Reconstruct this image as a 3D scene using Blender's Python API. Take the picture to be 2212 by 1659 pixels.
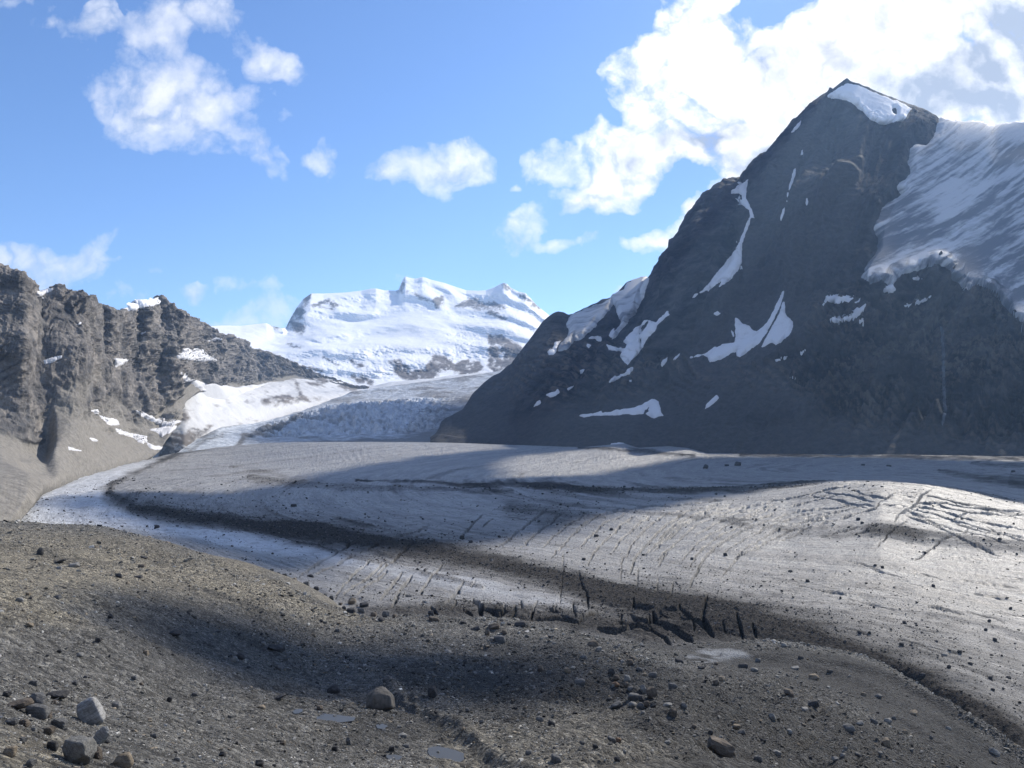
import bpy, bmesh, math, random
import numpy as np
from mathutils import Vector, Matrix

for o in list(bpy.data.objects):
    bpy.data.objects.remove(o)
random.seed(7)
RNG = np.random.default_rng(11)
sc = bpy.context.scene
COL = sc.collection
R = math.radians

# ------------------------------------------------------------------ camera
F, CX, CY = 1770.0, 1106.0, 829.5          # focal length and centre of a 2212 x 1659 picture
PITCH = math.atan(125.5 / F)
cam_d = bpy.data.cameras.new('camera')
cam = bpy.data.objects.new('camera', cam_d)
COL.objects.link(cam)
cam_d.sensor_width = 36.0
cam_d.lens = 36.0 * F / 2212.0
cam_d.clip_start, cam_d.clip_end = 0.5, 60000.0
cam.rotation_euler = (R(90) + PITCH, 0, 0)
sc.camera = cam

# ------------------------------------------------------------------ light
SUN_EL, SUN_AZ = R(36), R(40)               # azimuth to the right of straight ahead (+Y)
SUN_DIR = np.array([math.cos(SUN_EL) * math.sin(SUN_AZ), math.cos(SUN_EL) * math.cos(SUN_AZ), math.sin(SUN_EL)])
SUN_STRENGTH, SKY_STRENGTH, EXPOSURE = 4.6, 0.145, 0.45
ld = bpy.data.lights.new('sun', 'SUN')
ld.energy, ld.angle, ld.color = SUN_STRENGTH, R(0.5), (1.0, 0.93, 0.82)
sun = bpy.data.objects.new('sun', ld)
COL.objects.link(sun)
sun.rotation_euler = Vector(SUN_DIR).to_track_quat('Z', 'Y').to_euler()
sun.location = (600, 700, 3000)
vs = sc.view_settings
sc.display_settings.display_device = 'sRGB'
vs.view_transform, vs.look, vs.exposure, vs.gamma, vs.use_curve_mapping = 'Standard', 'None', EXPOSURE, 1.0, False
sc.cycles.max_bounces = 6
sc.cycles.diffuse_bounces = 3
sc.cycles.volume_bounces = 1
sc.cycles.use_denoising = True
sc.cycles.use_adaptive_sampling = False
sc.cycles.sampling_pattern = 'BLUE_NOISE'


def dirs(px, py):
    """world direction through a picture point, scaled to y = 1"""
    a = (np.asarray(px, float) - CX) / F
    b = (CY - np.asarray(py, float)) / F
    c, s = math.cos(PITCH), math.sin(PITCH)
    y = c - b * s
    return a / y, (s + b * c) / y


def P(px, py, d):
    a, b = dirs(px, py)
    d = np.asarray(d, float)
    return np.stack([a * d, d + 0 * a, b * d], -1)


def proj(p):
    c, s = math.cos(PITCH), math.sin(PITCH)
    f = p[..., 1] * c + p[..., 2] * s
    u = -p[..., 1] * s + p[..., 2] * c
    f = np.maximum(f, 1e-3)
    return CX + F * p[..., 0] / f, CY - F * u / f


# ------------------------------------------------------------------ node helpers
class NT:
    def __init__(self, tree):
        self.t = tree
        self.n = tree.nodes
        self.l = tree.links

    def new(self, kind, **kw):
        nd = self.n.new(kind)
        for k, v in kw.items():
            setattr(nd, k, v)
        return nd

    def put(self, sock, v):
        if hasattr(v, 'is_output'):
            self.l.new(v, sock)
        elif v is not None:
            if sock.type == 'RGBA' and hasattr(v, '__len__') and len(v) == 3:
                v = (*v, 1)
            sock.default_value = v

    def math(self, op, a, b=None, c=None, clamp=False):
        nd = self.new('ShaderNodeMath', operation=op, use_clamp=clamp)
        self.put(nd.inputs[0], a)
        if b is not None: self.put(nd.inputs[1], b)
        if c is not None: self.put(nd.inputs[2], c)
        return nd.outputs[0]

    def vmath(self, op, a, b=None, scale=None):
        nd = self.new('ShaderNodeVectorMath', operation=op)
        self.put(nd.inputs[0], a)
        if b is not None: self.put(nd.inputs[1], b)
        if scale is not None: self.put(nd.inputs[3], scale)
        return nd.outputs['Value'] if op in ('LENGTH', 'DOT_PRODUCT', 'DISTANCE') else nd.outputs[0]

    def mix(self, f, a, b, kind='MIX'):
        nd = self.new('ShaderNodeMix', data_type='RGBA', blend_type=kind)
        self.put(nd.inputs[0], f)
        self.put(nd.inputs[6], a)
        self.put(nd.inputs[7], b)
        return nd.outputs[2]

    def ramp(self, v, lo, hi, a=0.0, b=1.0, smooth=True):
        nd = self.new('ShaderNodeMapRange', interpolation_type='SMOOTHSTEP' if smooth else 'LINEAR')
        self.put(nd.inputs[0], v)
        for i, x in zip((1, 2, 3, 4), (lo, hi, a, b)): self.put(nd.inputs[i], x)
        return nd.outputs[0]

    def noise(self, vec, scale, detail=4.0, rough=0.55, lac=2.0, dist=0.0):
        nd = self.new('ShaderNodeTexNoise')
        if vec is not None: self.put(nd.inputs['Vector'], vec)
        nd.inputs['Scale'].default_value = scale
        nd.inputs['Detail'].default_value = detail
        nd.inputs['Roughness'].default_value = rough
        nd.inputs['Lacunarity'].default_value = lac
        nd.inputs['Distortion'].default_value = dist
        return nd.outputs[0]

    def attr(self, name, out='Fac'):
        return self.new('ShaderNodeAttribute', attribute_name=name).outputs[out]

    def scaled(self, vec, s):
        return self.vmath('MULTIPLY', vec, s)


def material(name, rough=0.9, spec=0.25):
    m = bpy.data.materials.new(name)
    m.use_nodes = True
    k = NT(m.node_tree)
    bsdf = m.node_tree.nodes['Principled BSDF']
    bsdf.inputs['Roughness'].default_value = rough
    bsdf.inputs['Specular IOR Level'].default_value = spec
    k.bsdf = bsdf
    k.pos = k.new('ShaderNodeNewGeometry').outputs['Position']
    return m, k


def finish(k, color, height=None, strength=0.6, dist=1.0, rough=None):
    k.put(k.bsdf.inputs['Base Color'], color)
    if rough is not None: k.put(k.bsdf.inputs['Roughness'], rough)
    if height is not None:
        b = k.new('ShaderNodeBump')
        b.inputs['Strength'].default_value = strength
        b.inputs['Distance'].default_value = dist
        k.put(b.inputs['Height'], height)
        k.l.new(b.outputs[0], k.bsdf.inputs['Normal'])


# ------------------------------------------------------------------ sky with its clouds (by direction only)
world = bpy.data.worlds.new('World')
sc.world = world
world.use_nodes = True
k = NT(world.node_tree)
bg = world.node_tree.nodes['Background']
tc = k.new('ShaderNodeTexCoord')
sky = k.new('ShaderNodeTexSky', sky_type='NISHITA')
sky.sun_disc = False
sky.sun_elevation, sky.sun_rotation = SUN_EL, SUN_AZ
sky.altitude, sky.air_density, sky.dust_density, sky.ozone_density = 2600.0, 1.0, 0.9, 1.6
sep = k.new('ShaderNodeSeparateXYZ')
k.l.new(tc.outputs['Generated'], sep.inputs[0])
yy = k.math('MAXIMUM', sep.outputs[1], 0.04)
U = k.math('DIVIDE', sep.outputs[0], yy)
V = k.math('DIVIDE', sep.outputs[2], yy)
cmb = k.new('ShaderNodeCombineXYZ')
k.l.new(U, cmb.inputs[0]); k.l.new(V, cmb.inputs[1])
UV = cmb.outputs[0]
wn = k.new('ShaderNodeTexNoise')
k.put(wn.inputs['Vector'], UV)
wn.inputs['Scale'].default_value = 9.0; wn.inputs['Detail'].default_value = 5.0
warp = k.vmath('SCALE', k.vmath('SUBTRACT', wn.outputs['Color'], (0.5, 0.5, 0.5)), scale=0.11)
UVw = k.vmath('ADD', UV, warp)


def blobs(rows, vec):
    """sum of soft ellipses: (px, py, half width, half height, tilt in degrees, weight)"""
    tot = None
    for px, py, rx, ry, rot, w in rows:
        u, v = dirs(px, py)
        mp = k.new('ShaderNodeMapping', vector_type='TEXTURE')
        k.put(mp.inputs[0], vec)
        mp.inputs['Location'].default_value = (float(u), float(v), 0)
        mp.inputs['Rotation'].default_value = (0, 0, R(rot))
        mp.inputs['Scale'].default_value = (rx / F, ry / F, 1)
        g = k.new('ShaderNodeTexGradient', gradient_type='SPHERICAL')
        k.l.new(mp.outputs[0], g.inputs[0])
        f = k.math('MULTIPLY', g.outputs['Fac'], w)
        tot = f if tot is None else k.math('ADD', tot, f)
    return tot


CLOUDS = [
    # torn cloud upper left
    (330, 195, 150, 120, -20, 1.3), (250, 160, 90, 70, 0, .7), (420, 250, 170, 90, -35, 1.4), (500, 210, 120, 70, -10, .9),
    (545, 320, 95, 60, -45, 2.0), (370, 55, 120, 60, 5, 1.7), (450, 60, 60, 60, 0, .7), (545, 105, 130, 50, -35, 1.8), (612, 142, 70, 36, -45, 1.6),
    (150, 60, 140, 48, -20, 1.3), (228, 42, 50, 60, 0, 1.1), (290, 250, 110, 60, -25, .9), (20, 15, 90, 50, 0, .8), (430, 150, 90, 60, 0, .5),
    # wisps left
    (70, 585, 200, 80, 0, 1.6), (190, 555, 110, 34, -5, 1.3), (165, 532, 130, 34, 25, 1.0), (20, 560, 150, 60, 0, 1.1), (260, 640, 70, 28, 0, .7),
    (470, 690, 150, 55, 5, 1.25), (560, 690, 120, 50, 10, 1.0), (640, 680, 60, 45, 0, .6), (410, 618, 55, 30, 0, 1.0), (520, 610, 75, 30, -20, 1.1), (600, 625, 55, 34, 0, 1.0), (870, 610, 32, 30, 0, 1.1),
    (290, 602, 36, 20, 0, .75), (325, 590, 36, 22, 0, .75),
    # small ones in the middle
    (955, 345, 115, 70, 10, 2.0), (1000, 340, 70, 60, 0, 1.0), (960, 380, 60, 50, 0, .8), (830, 348, 65, 30, 0, 1.1), (660, 332, 36, 28, 0, 1.0), (708, 320, 50, 50, 0, 1.05), (612, 262, 44, 24, 0, .7),
    (1180, 355, 65, 42, 10, 1.5), (1105, 515, 75, 45, 45, 1.35), (1150, 460, 70, 34, 45, 1.0), (1195, 520, 80, 28, 20, 1.3), (1270, 512, 46, 20, 10, .9), (1240, 432, 60, 24, 10, 1.1), (1110, 392, 28, 16, 0, .9),
    # big bank on the right
    (1330, 350, 170, 110, 25, 1.44), (1450, 320, 170, 110, 10, 1.44), (1270, 400, 80, 60, 0, 1.00), (1390, 190, 110, 120, 0, 1.44), (1370, 140, 60, 60, 0, 0.90), (1300, 262, 40, 18, 0, 0.50), (1330, 300, 60, 60, 0, 0.80),
    (1530, 100, 180, 150, 0, 1.58), (1650, 180, 220, 130, 0, 1.73), (1500, 30, 120, 90, 0, 1.01), (1600, 300, 150, 110, 0, 1.30), (1800, 120, 260, 170, 0, 1.87), (2000, 130, 300, 220, 0, 3.00), (2200, 150, 260, 260, 0, 3.00),
    (1640, 360, 130, 80, 35, 1.30), (1560, 380, 70, 70, 0, 1.00), (1820, 10, 160, 70, 0, 1.15), (2100, 10, 250, 100, 0, 2.00), (1720, 250, 130, 70, 0, 1.15), (2350, 150, 260, 260, 0, 3.00),
    (1470, 485, 110, 50, 25, 1.22), (1395, 505, 70, 22, 5, 0.90), (1520, 450, 80, 60, 30, 1.20), (1310, 635, 26, 22, 0, 1.20), (1075, 605, 40, 12, 0, 0.40),
]
HOLES = [(1690, 5, 95, 60, 10, 2.2), (1720, 222, 90, 26, 15, 1.0), (1490, 395, 90, 38, 25, 1.2), (1420, 285, 70, 26, 10, .7), (1560, 235, 90, 22, 5, .6), (1330, 240, 50, 30, 0, .7)]
GREY = [(2050, 190, 220, 130, 10, 1.1), (2210, 70, 130, 150, 0, .8), (1680, 340, 150, 90, 20, 1.4), (1500, 290, 120, 50, 10, .6), (2160, 250, 150, 60, 0, .5), (1640, 150, 120, 50, 20, .4), (340, 230, 120, 60, -30, .5), (1390, 330, 90, 40, 0, .5)]
near_sun = k.ramp(k.vmath('DOT_PRODUCT', tc.outputs['Generated'], tuple(float(v) for v in SUN_DIR)), 0.66, 0.92)
dens = k.math('SUBTRACT', blobs(CLOUDS, UVw), blobs(HOLES, UVw))
n1 = k.noise(UV, 11.0, 9.0, 0.58)
n2 = k.noise(UV, 34.0, 7.0, 0.62)
# other cumulus round the rest of the sky
dirv = tc.outputs['Generated']
out_n = k.noise(dirv, 2.6, 8.0, 0.55)
side = k.ramp(k.vmath('LENGTH', UV), 0.85, 1.3)
outer = k.math('MULTIPLY', k.ramp(out_n, 0.5, 0.62), k.math('MULTIPLY', side, 0.9))
pf = k.math('MULTIPLY', k.math('ABSOLUTE', k.math('SUBTRACT', k.noise(UVw, 15.0, 6.0, 0.5), 0.5)), 2.0)
nn = k.math('ADD', k.math('MULTIPLY', k.math('SUBTRACT', n1, 0.5), 2.6), k.math('ADD', k.math('MULTIPLY', k.math('SUBTRACT', n2, 0.5), 1.1), k.math('MULTIPLY', k.math('SUBTRACT', pf, 0.15), 1.5)))
dens = k.math('MULTIPLY', k.math('SUBTRACT', 1.0, k.math('POWER', 2.718, k.math('MULTIPLY', k.math('MAXIMUM', dens, 0.0), -1.1))), 1.25)
field = k.math('ADD', k.math('MULTIPLY', dens, 1.0), k.math('MULTIPLY', nn, k.ramp(dens, 0.0, 0.25)))
alpha = k.math('MAXIMUM', k.ramp(field, 0.22, k.math('SUBTRACT', 1.55, k.math('MULTIPLY', near_sun, 0.75)), 0, 1, False), outer)
# softly lit sides: noise compared with noise a step towards the sun
off = k.vmath('ADD', UV, (0.018, 0.020, 0.0))
lit = k.math('SUBTRACT', n1, k.noise(off, 11.0, 9.0, 0.58))
grey = k.math('ADD', blobs(GREY, UVw), k.math('MULTIPLY', k.math('SUBTRACT', 0.5, n1), 0.8))
shade = k.math('SUBTRACT', k.math('ADD', k.math('MULTIPLY', k.ramp(grey, 0.12, 0.8), 1.0), k.math('MULTIPLY', k.math('SUBTRACT', 0.15, pf), 1.9)), k.math('MULTIPLY', lit, 2.2), clamp=True)
ccol = k.mix(shade, k.mix(near_sun, (0.80, 0.81, 0.84), (0.95, 0.95, 0.95)), (0.38, 0.44, 0.55))
skyc = k.vmath('SCALE', sky.outputs[0], scale=SKY_STRENGTH)
hs = k.new('ShaderNodeHueSaturation')
hs.inputs['Saturation'].default_value = 1.16
hs.inputs['Hue'].default_value = 0.506
k.put(hs.inputs['Color'], skyc)
skyc2 = hs.outputs[0]
k.put(bg.inputs['Color'], k.mix(k.math('MULTIPLY', alpha, 0.97), skyc2, ccol))
bg.inputs['Strength'].default_value = 1.0
world.cycles.sampling_method = 'MANUAL'
world.cycles.sample_map_resolution = 512

# ------------------------------------------------------------------ numpy noise
_T = RNG.uniform(-1, 1, (64, 64, 64)).astype(np.float32)


def vnoise(p):
    i = np.floor(p).astype(np.int32)
    f = (p - i).astype(np.float32)
    f = f * f * f * (f * (f * 6 - 15) + 10)
    i &= 63
    j = (i + 1) & 63
    x0, y0, z0 = i[..., 0], i[..., 1], i[..., 2]
    x1, y1, z1 = j[..., 0], j[..., 1], j[..., 2]
    fx, fy, fz = f[..., 0], f[..., 1], f[..., 2]
    a = _T[x0, y0, z0] * (1 - fx) + _T[x1, y0, z0] * fx
    b = _T[x0, y1, z0] * (1 - fx) + _T[x1, y1, z0] * fx
    c = _T[x0, y0, z1] * (1 - fx) + _T[x1, y0, z1] * fx
    d = _T[x0, y1, z1] * (1 - fx) + _T[x1, y1, z1] * fx
    return (a * (1 - fy) + b * fy) * (1 - fz) + (c * (1 - fy) + d * fy) * fz


_RM = np.array(Matrix.Rotation(0.7, 3, Vector((0.4, 0.8, 0.45)).normalized()))


def fbm(p, wave, octs=5, gain=0.5, ridged=False, seed=0.0):
    q = np.asarray(p, np.float64) / wave + seed * 7.31
    out = np.zeros(q.shape[:-1], np.float32)
    a, tot = 1.0, 0.0
    for _ in range(octs):
        n = vnoise(q)
        if ridged: n = 1 - 2 * np.abs(n)
        out += a * n
        tot += a
        a *= gain
        q = (q @ _RM) * 2.03 + 3.7
    return out / tot


def sstep(x, a, b):
    t = np.clip((x - a) / (b - a), 0, 1)
    return t * t * (3 - 2 * t)


# ------------------------------------------------------------------ lofted landforms
def curve(pts, xs):
    a = np.array(pts, float)
    return P(xs, np.interp(xs, a[:, 0], a[:, 1]), np.interp(xs, a[:, 0], a[:, 2]))


def smooth1(a, n):
    """blur along columns, ends kept"""
    for _ in range(n):
        a[:, 1:-1] = 0.25 * a[:, :-2] + 0.5 * a[:, 1:-1] + 0.25 * a[:, 2:]
    return a


def loft(curves, rows, linear=False):
    """curves: list of (C,3); rows: rows per gap. Catmull-Rom across the curves."""
    c = np.stack(curves)
    K = len(c)
    out, vv = [], []
    for i in range(K - 1):
        p1, p2 = c[i], c[i + 1]
        p0 = c[i - 1] if i > 0 else 2 * p1 - p2
        p3 = c[i + 2] if i + 2 < K else 2 * p2 - p1
        l1 = np.linalg.norm(p2 - p1, axis=-1, keepdims=True) + 1e-6
        l0 = np.linalg.norm(p1 - p0, axis=-1, keepdims=True) + 1e-6
        l2 = np.linalg.norm(p3 - p2, axis=-1, keepdims=True) + 1e-6
        m1 = ((p1 - p0) / l0 * l1 + (p2 - p1)) * 0.5
        m2 = ((p3 - p2) / l2 * l1 + (p2 - p1)) * 0.5
        if linear: m1 = m2 = p2 - p1
        n = rows[i]
        ts = np.arange(n) / n
        if i == K - 2: ts = np.arange(n + 1) / n
        for t in ts:
            t2, t3 = t * t, t * t * t
            out.append((2 * t3 - 3 * t2 + 1) * p1 + (t3 - 2 * t2 + t) * m1 + (-2 * t3 + 3 * t2) * p2 + (t3 - t2) * m2)
            vv.append(i + t)
    return np.stack(out), np.array(vv)


def normals(g):
    du = np.gradient(g, axis=1)
    dv = np.gradient(g, axis=0)
    n = np.cross(du, dv)
    return n / (np.linalg.norm(n, axis=-1, keepdims=True) + 1e-9)


def set_props(o, label=None, cat=None, kind=None, group=None):
    if label: o['label'] = label
    if cat: o['category'] = cat
    if kind: o['kind'] = kind
    if group: o['group'] = group
    return o


def mesh_obj(name, verts, faces_flat, counts, mat, attrs=None, smooth=True):
    me = bpy.data.meshes.new(name)
    nv, nl, nf = len(verts), len(faces_flat), len(counts)
    me.vertices.add(nv); me.loops.add(nl); me.polygons.add(nf)
    me.vertices.foreach_set('co', np.asarray(verts, np.float32).ravel())
    me.loops.foreach_set('vertex_index', np.asarray(faces_flat, np.int32))
    st = np.concatenate([[0], np.cumsum(counts)[:-1]]).astype(np.int32)
    me.polygons.foreach_set('loop_start', st)
    me.polygons.foreach_set('use_smooth', np.full(nf, smooth))
    for n, (typ, dat) in (attrs or {}).items():
        at = me.attributes.new(n, typ, 'POINT')
        if typ == 'FLOAT':
            at.data.foreach_set('value', np.asarray(dat, np.float32).ravel())
        elif typ == 'FLOAT_VECTOR':
            at.data.foreach_set('vector', np.asarray(dat, np.float32).ravel())
        else:
            at.data.foreach_set('color', np.asarray(dat, np.float32).ravel())
    me.update(calc_edges=True)
    me.validate()
    me.materials.append(mat)
    o = bpy.data.objects.new(name, me)
    COL.objects.link(o)
    return o


def grid_obj(name, g, mat, attrs=None, keep=None, smooth=True):
    Rn, C = g.shape[:2]
    idx = np.arange(Rn * C).reshape(Rn, C)
    q = np.stack([idx[:-1, :-1], idx[:-1, 1:], idx[1:, 1:], idx[1:, :-1]], -1).reshape(-1, 4)
    v = g.reshape(-1, 3)
    at = {n: (t, np.asarray(d).reshape(Rn * C, -1)) for n, (t, d) in (attrs or {}).items()}
    if keep is not None:
        q = q[keep.reshape(-1)]
        used = np.unique(q)
        rm = np.full(Rn * C, -1)
        rm[used] = np.arange(len(used))
        q = rm[q]
        v = v[used]
        at = {n: (t, d[used]) for n, (t, d) in at.items()}
    return mesh_obj(name, v, q.ravel(), np.full(len(q), 4), mat, at, smooth)


def seg_dist(px, py, line):
    """distance of picture points to a polyline, plus its interpolated third value"""
    best = np.full(px.shape, 1e9)
    wid = np.zeros(px.shape)
    L = [tuple(p) + ((1.0,) if len(p) == 2 else ()) for p in line]
    for (x0, y0, w0), (x1, y1, w1) in zip(L[:-1], L[1:]):
        dx, dy = x1 - x0, y1 - y0
        t = np.clip(((px - x0) * dx + (py - y0) * dy) / (dx * dx + dy * dy + 1e-9), 0, 1)
        d = np.hypot(px - x0 - t * dx, py - y0 - t * dy)
        m = d < best
        best = np.where(m, d, best)
        wid = np.where(m, w0 + t * (w1 - w0), wid)
    return best, wid


def poly_sdf(px, py, poly):
    """positive inside"""
    ins = np.zeros(px.shape, bool)
    best = np.full(px.shape, 1e9)
    n = len(poly)
    for i in range(n):
        x0, y0 = poly[i]
        x1, y1 = poly[(i + 1) % n]
        dx, dy = x1 - x0, y1 - y0
        t = np.clip(((px - x0) * dx + (py - y0) * dy) / (dx * dx + dy * dy + 1e-9), 0, 1)
        best = np.minimum(best, np.hypot(px - x0 - t * dx, py - y0 - t * dy))
        c = ((y0 > py) != (y1 > py)) & (px < dx * (py - y0) / (dy if dy else 1e-9) + x0)
        ins ^= c
    return np.where(ins, best, -best)


def area(px, py, polys, soft, wob=None):
    """0..1 soft union of polygons"""
    out = np.zeros(px.shape)
    for poly in polys:
        a = np.array(poly)
        m = (px > a[:, 0].min() - 3 * soft) & (px < a[:, 0].max() + 3 * soft) & (py > a[:, 1].min() - 3 * soft) & (py < a[:, 1].max() + 3 * soft)
        if not m.any(): continue
        s = poly_sdf(px[m], py[m], poly)
        if wob is not None: s = s + wob[m]
        out[m] = np.maximum(out[m], sstep(s, -soft, soft))
    return out


def patch(name, g, pxy, poly, mat, thick, ragged=4.0, soft=6.0, holes=(), wave=14.0, attrs=None, seed=0, edge=1.0, under=0.6, calm=0, one=False, dip=4.0):
    """a sheet of snow or ice lying on a landform: its own mesh, thin at the rim, real thickness inside"""
    px, py = pxy
    a = np.array(poly)
    pad = 8 + ragged
    m = (px > a[:, 0].min() - pad) & (px < a[:, 0].max() + pad) & (py > a[:, 1].min() - pad) & (py < a[:, 1].max() + pad)
    m &= FRONT[id(g)]
    rr, cc = np.where(m)
    if len(rr) == 0: return None
    r0, r1, c0, c1 = rr.min(), rr.max() + 1, cc.min(), cc.max() + 1
    sx, sy = px[r0:r1, c0:c1], py[r0:r1, c0:c1]
    s = poly_sdf(sx, sy, poly)
    for h in holes:
        s = np.minimum(s, -poly_sdf(sx, sy, h))
    q = np.stack([sx, sy, np.full(sx.shape, seed * 3.3)], -1)
    s = s + fbm(q, wave, 4, 0.6, seed=seed) * ragged * edge
    hgt = np.clip(s / soft, -under, 1)
    hgt = np.where(hgt > 0, np.sqrt(np.maximum(hgt, 0)), hgt)
    sub = g[r0:r1, c0:c1]
    nb = normals(sub) * NSIGN[id(g)]
    if calm:                                 # thick ice fills the hollows of the rock under it
        R0, R1, K0, K1 = max(r0 - calm, 0), min(r1 + calm, g.shape[0] - 14), max(c0 - calm, 0), min(c1 + calm, g.shape[1])
        sm = g[R0:R1, K0:K1].copy()
        for _ in range(3):
            for ax in (0, 1):
                rr_ = calm // 2
                pd = np.pad(sm, [(rr_ + 1, rr_) if a_ == ax else (0, 0) for a_ in range(3)], mode='edge')
                cs = np.cumsum(pd, axis=ax)
                w2 = 2 * rr_ + 1
                sm = (cs[w2:] - cs[:-w2]) / w2 if ax == 0 else (cs[:, w2:] - cs[:, :-w2]) / w2
        sm = sm[r0 - R0:r0 - R0 + (r1 - r0), c0 - K0:c0 - K0 + (c1 - c0)]
        if sm.shape[0] < r1 - r0: sm = np.concatenate([sm, sub[sm.shape[0]:]])
        nb = normals(sm) * NSIGN[id(g)] if calm > 10 else nb
        w = sstep(s, -soft, soft * 1.5)[..., None]
        lift = np.maximum(((sm - sub) * nb).sum(-1, keepdims=True), -(dip if calm > 10 else 0.9) * thick)
        sub = sub + w * lift * nb
    out = sub + nb * (hgt * thick)[..., None]
    ok = (s > -soft * under * 1.2)
    kp = ok[:-1, :-1] | ok[1:, :-1] | ok[:-1, 1:] | ok[1:, 1:]
    if one:
        lab = np.where(kp, np.arange(kp.size).reshape(kp.shape), -1)
        while True:
            old = lab.copy()
            for ax in (0, 1):
                for sh in (1, -1):
                    nb2 = np.roll(lab, sh, ax)
                    if ax == 0: nb2[0 if sh == 1 else -1] = -1
                    else: nb2[:, 0 if sh == 1 else -1] = -1
                    lab = np.where(kp, np.maximum(lab, nb2), -1)
            if (lab == old).all(): break
        ids, cn = np.unique(lab[lab >= 0], return_counts=True)
        kp = lab == ids[np.argmax(cn)]
    at = {'s': ('FLOAT', s)}
    for n, fn in (attrs or {}).items(): at[n] = ('FLOAT', fn(sx, sy))
    return grid_obj(name, out, mat, at, kp)


FRONT, NSIGN = {}, {}


def register(g, nfront):
    f = np.zeros(g.shape[:2], bool)
    f[:nfront] = True
    FRONT[id(g)] = f
    n = normals(g)
    NSIGN[id(g)] = 1.0 if n[: nfront // 2].mean(axis=(0, 1))[2] > 0 else -1.0


# ------------------------------------------------------------------ materials
def snow_material(name, col, dirt=(0.30, 0.29, 0.28), bump=0.5, wave=0.05, dscale=0.02, damt=0.25, rockmask=False):
    m, k = material(name, 0.75, 0.2)
    n = k.noise(k.pos, wave, 8, 0.6)
    d = k.ramp(k.noise(k.pos, dscale, 8, 0.65), 0.52, 0.75, 0, damt)
    c = k.mix(d, col, dirt)
    c = k.mix(k.ramp(k.noise(k.pos, wave * 6, 4, 0.6), 0.3, 0.7, 0, 0.12), c, tuple(x * 0.8 for x in col))
    if rockmask:
        rk = k.attr('rock')
        rn = k.ramp(k.noise(k.pos, 0.02, 8, 0.7), 0.3, 0.7)
        rc = k.mix(rn, (0.06, 0.055, 0.055), (0.20, 0.175, 0.155))
        c = k.mix(rk, c, rc)
    finish(k, c, n, bump, 1.0 / wave * 0.12)
    return m


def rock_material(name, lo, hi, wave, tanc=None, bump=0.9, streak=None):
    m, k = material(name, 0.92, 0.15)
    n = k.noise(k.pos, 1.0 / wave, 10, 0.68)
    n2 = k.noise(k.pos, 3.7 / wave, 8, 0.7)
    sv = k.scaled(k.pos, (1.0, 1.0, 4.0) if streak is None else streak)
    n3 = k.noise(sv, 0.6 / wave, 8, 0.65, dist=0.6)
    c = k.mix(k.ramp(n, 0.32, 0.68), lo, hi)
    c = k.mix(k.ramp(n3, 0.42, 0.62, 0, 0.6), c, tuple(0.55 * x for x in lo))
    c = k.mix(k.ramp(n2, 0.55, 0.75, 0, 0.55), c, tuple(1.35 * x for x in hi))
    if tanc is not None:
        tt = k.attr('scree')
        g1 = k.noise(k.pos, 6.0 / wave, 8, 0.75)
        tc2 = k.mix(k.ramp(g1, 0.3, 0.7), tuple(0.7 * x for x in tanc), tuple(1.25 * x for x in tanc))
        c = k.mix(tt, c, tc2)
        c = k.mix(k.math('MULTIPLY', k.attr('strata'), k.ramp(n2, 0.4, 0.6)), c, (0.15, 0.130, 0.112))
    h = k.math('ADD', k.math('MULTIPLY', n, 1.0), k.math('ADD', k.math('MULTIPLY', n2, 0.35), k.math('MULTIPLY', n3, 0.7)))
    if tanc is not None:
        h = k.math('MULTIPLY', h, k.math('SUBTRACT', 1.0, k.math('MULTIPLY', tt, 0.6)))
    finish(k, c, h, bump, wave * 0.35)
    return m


M_SNOW = snow_material('bright_snow', (0.86, 0.87, 0.89), damt=0.12, wave=0.02, bump=0.55, rockmask=True)
M_BASIN = snow_material('basin_snow', (0.62, 0.625, 0.635), dirt=(0.24, 0.24, 0.25), damt=0.55, dscale=0.008, wave=0.03, rockmask=True)
M_PATCH = snow_material('old_snow', (0.66, 0.66, 0.68), dirt=(0.34, 0.32, 0.31), damt=0.45, dscale=0.03, wave=0.08, bump=0.3)
M_CAP = snow_material('summit_snow', (0.84, 0.85, 0.88), damt=0.1, wave=0.03, bump=0.2)
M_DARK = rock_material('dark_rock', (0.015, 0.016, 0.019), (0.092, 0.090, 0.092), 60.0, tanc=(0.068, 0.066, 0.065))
M_CLIFF = rock_material('cliff_rock', (0.112, 0.112, 0.115), (0.33, 0.30, 0.27), 26.0, tanc=(0.225, 0.210, 0.186), streak=(1.0, 1.0, 3.0))

# ice of the two hanging glaciers: streaked along their flow
m, k = material('hanging_ice', 0.7, 0.3)
st = k.attr('streak')
n = k.noise(k.pos, 0.03, 8, 0.65)
c = k.mix(k.ramp(k.math('ADD', st, k.math('MULTIPLY', k.math('SUBTRACT', n, 0.5), 0.5)), 0.2, 0.8), (0.52, 0.53, 0.55), (0.13, 0.14, 0.16))
finish(k, c, k.math('ADD', k.math('MULTIPLY', n, 0.35), k.math('MULTIPLY', st, -0.6)), 0.7, 5.0)
M_HANG = m

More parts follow.
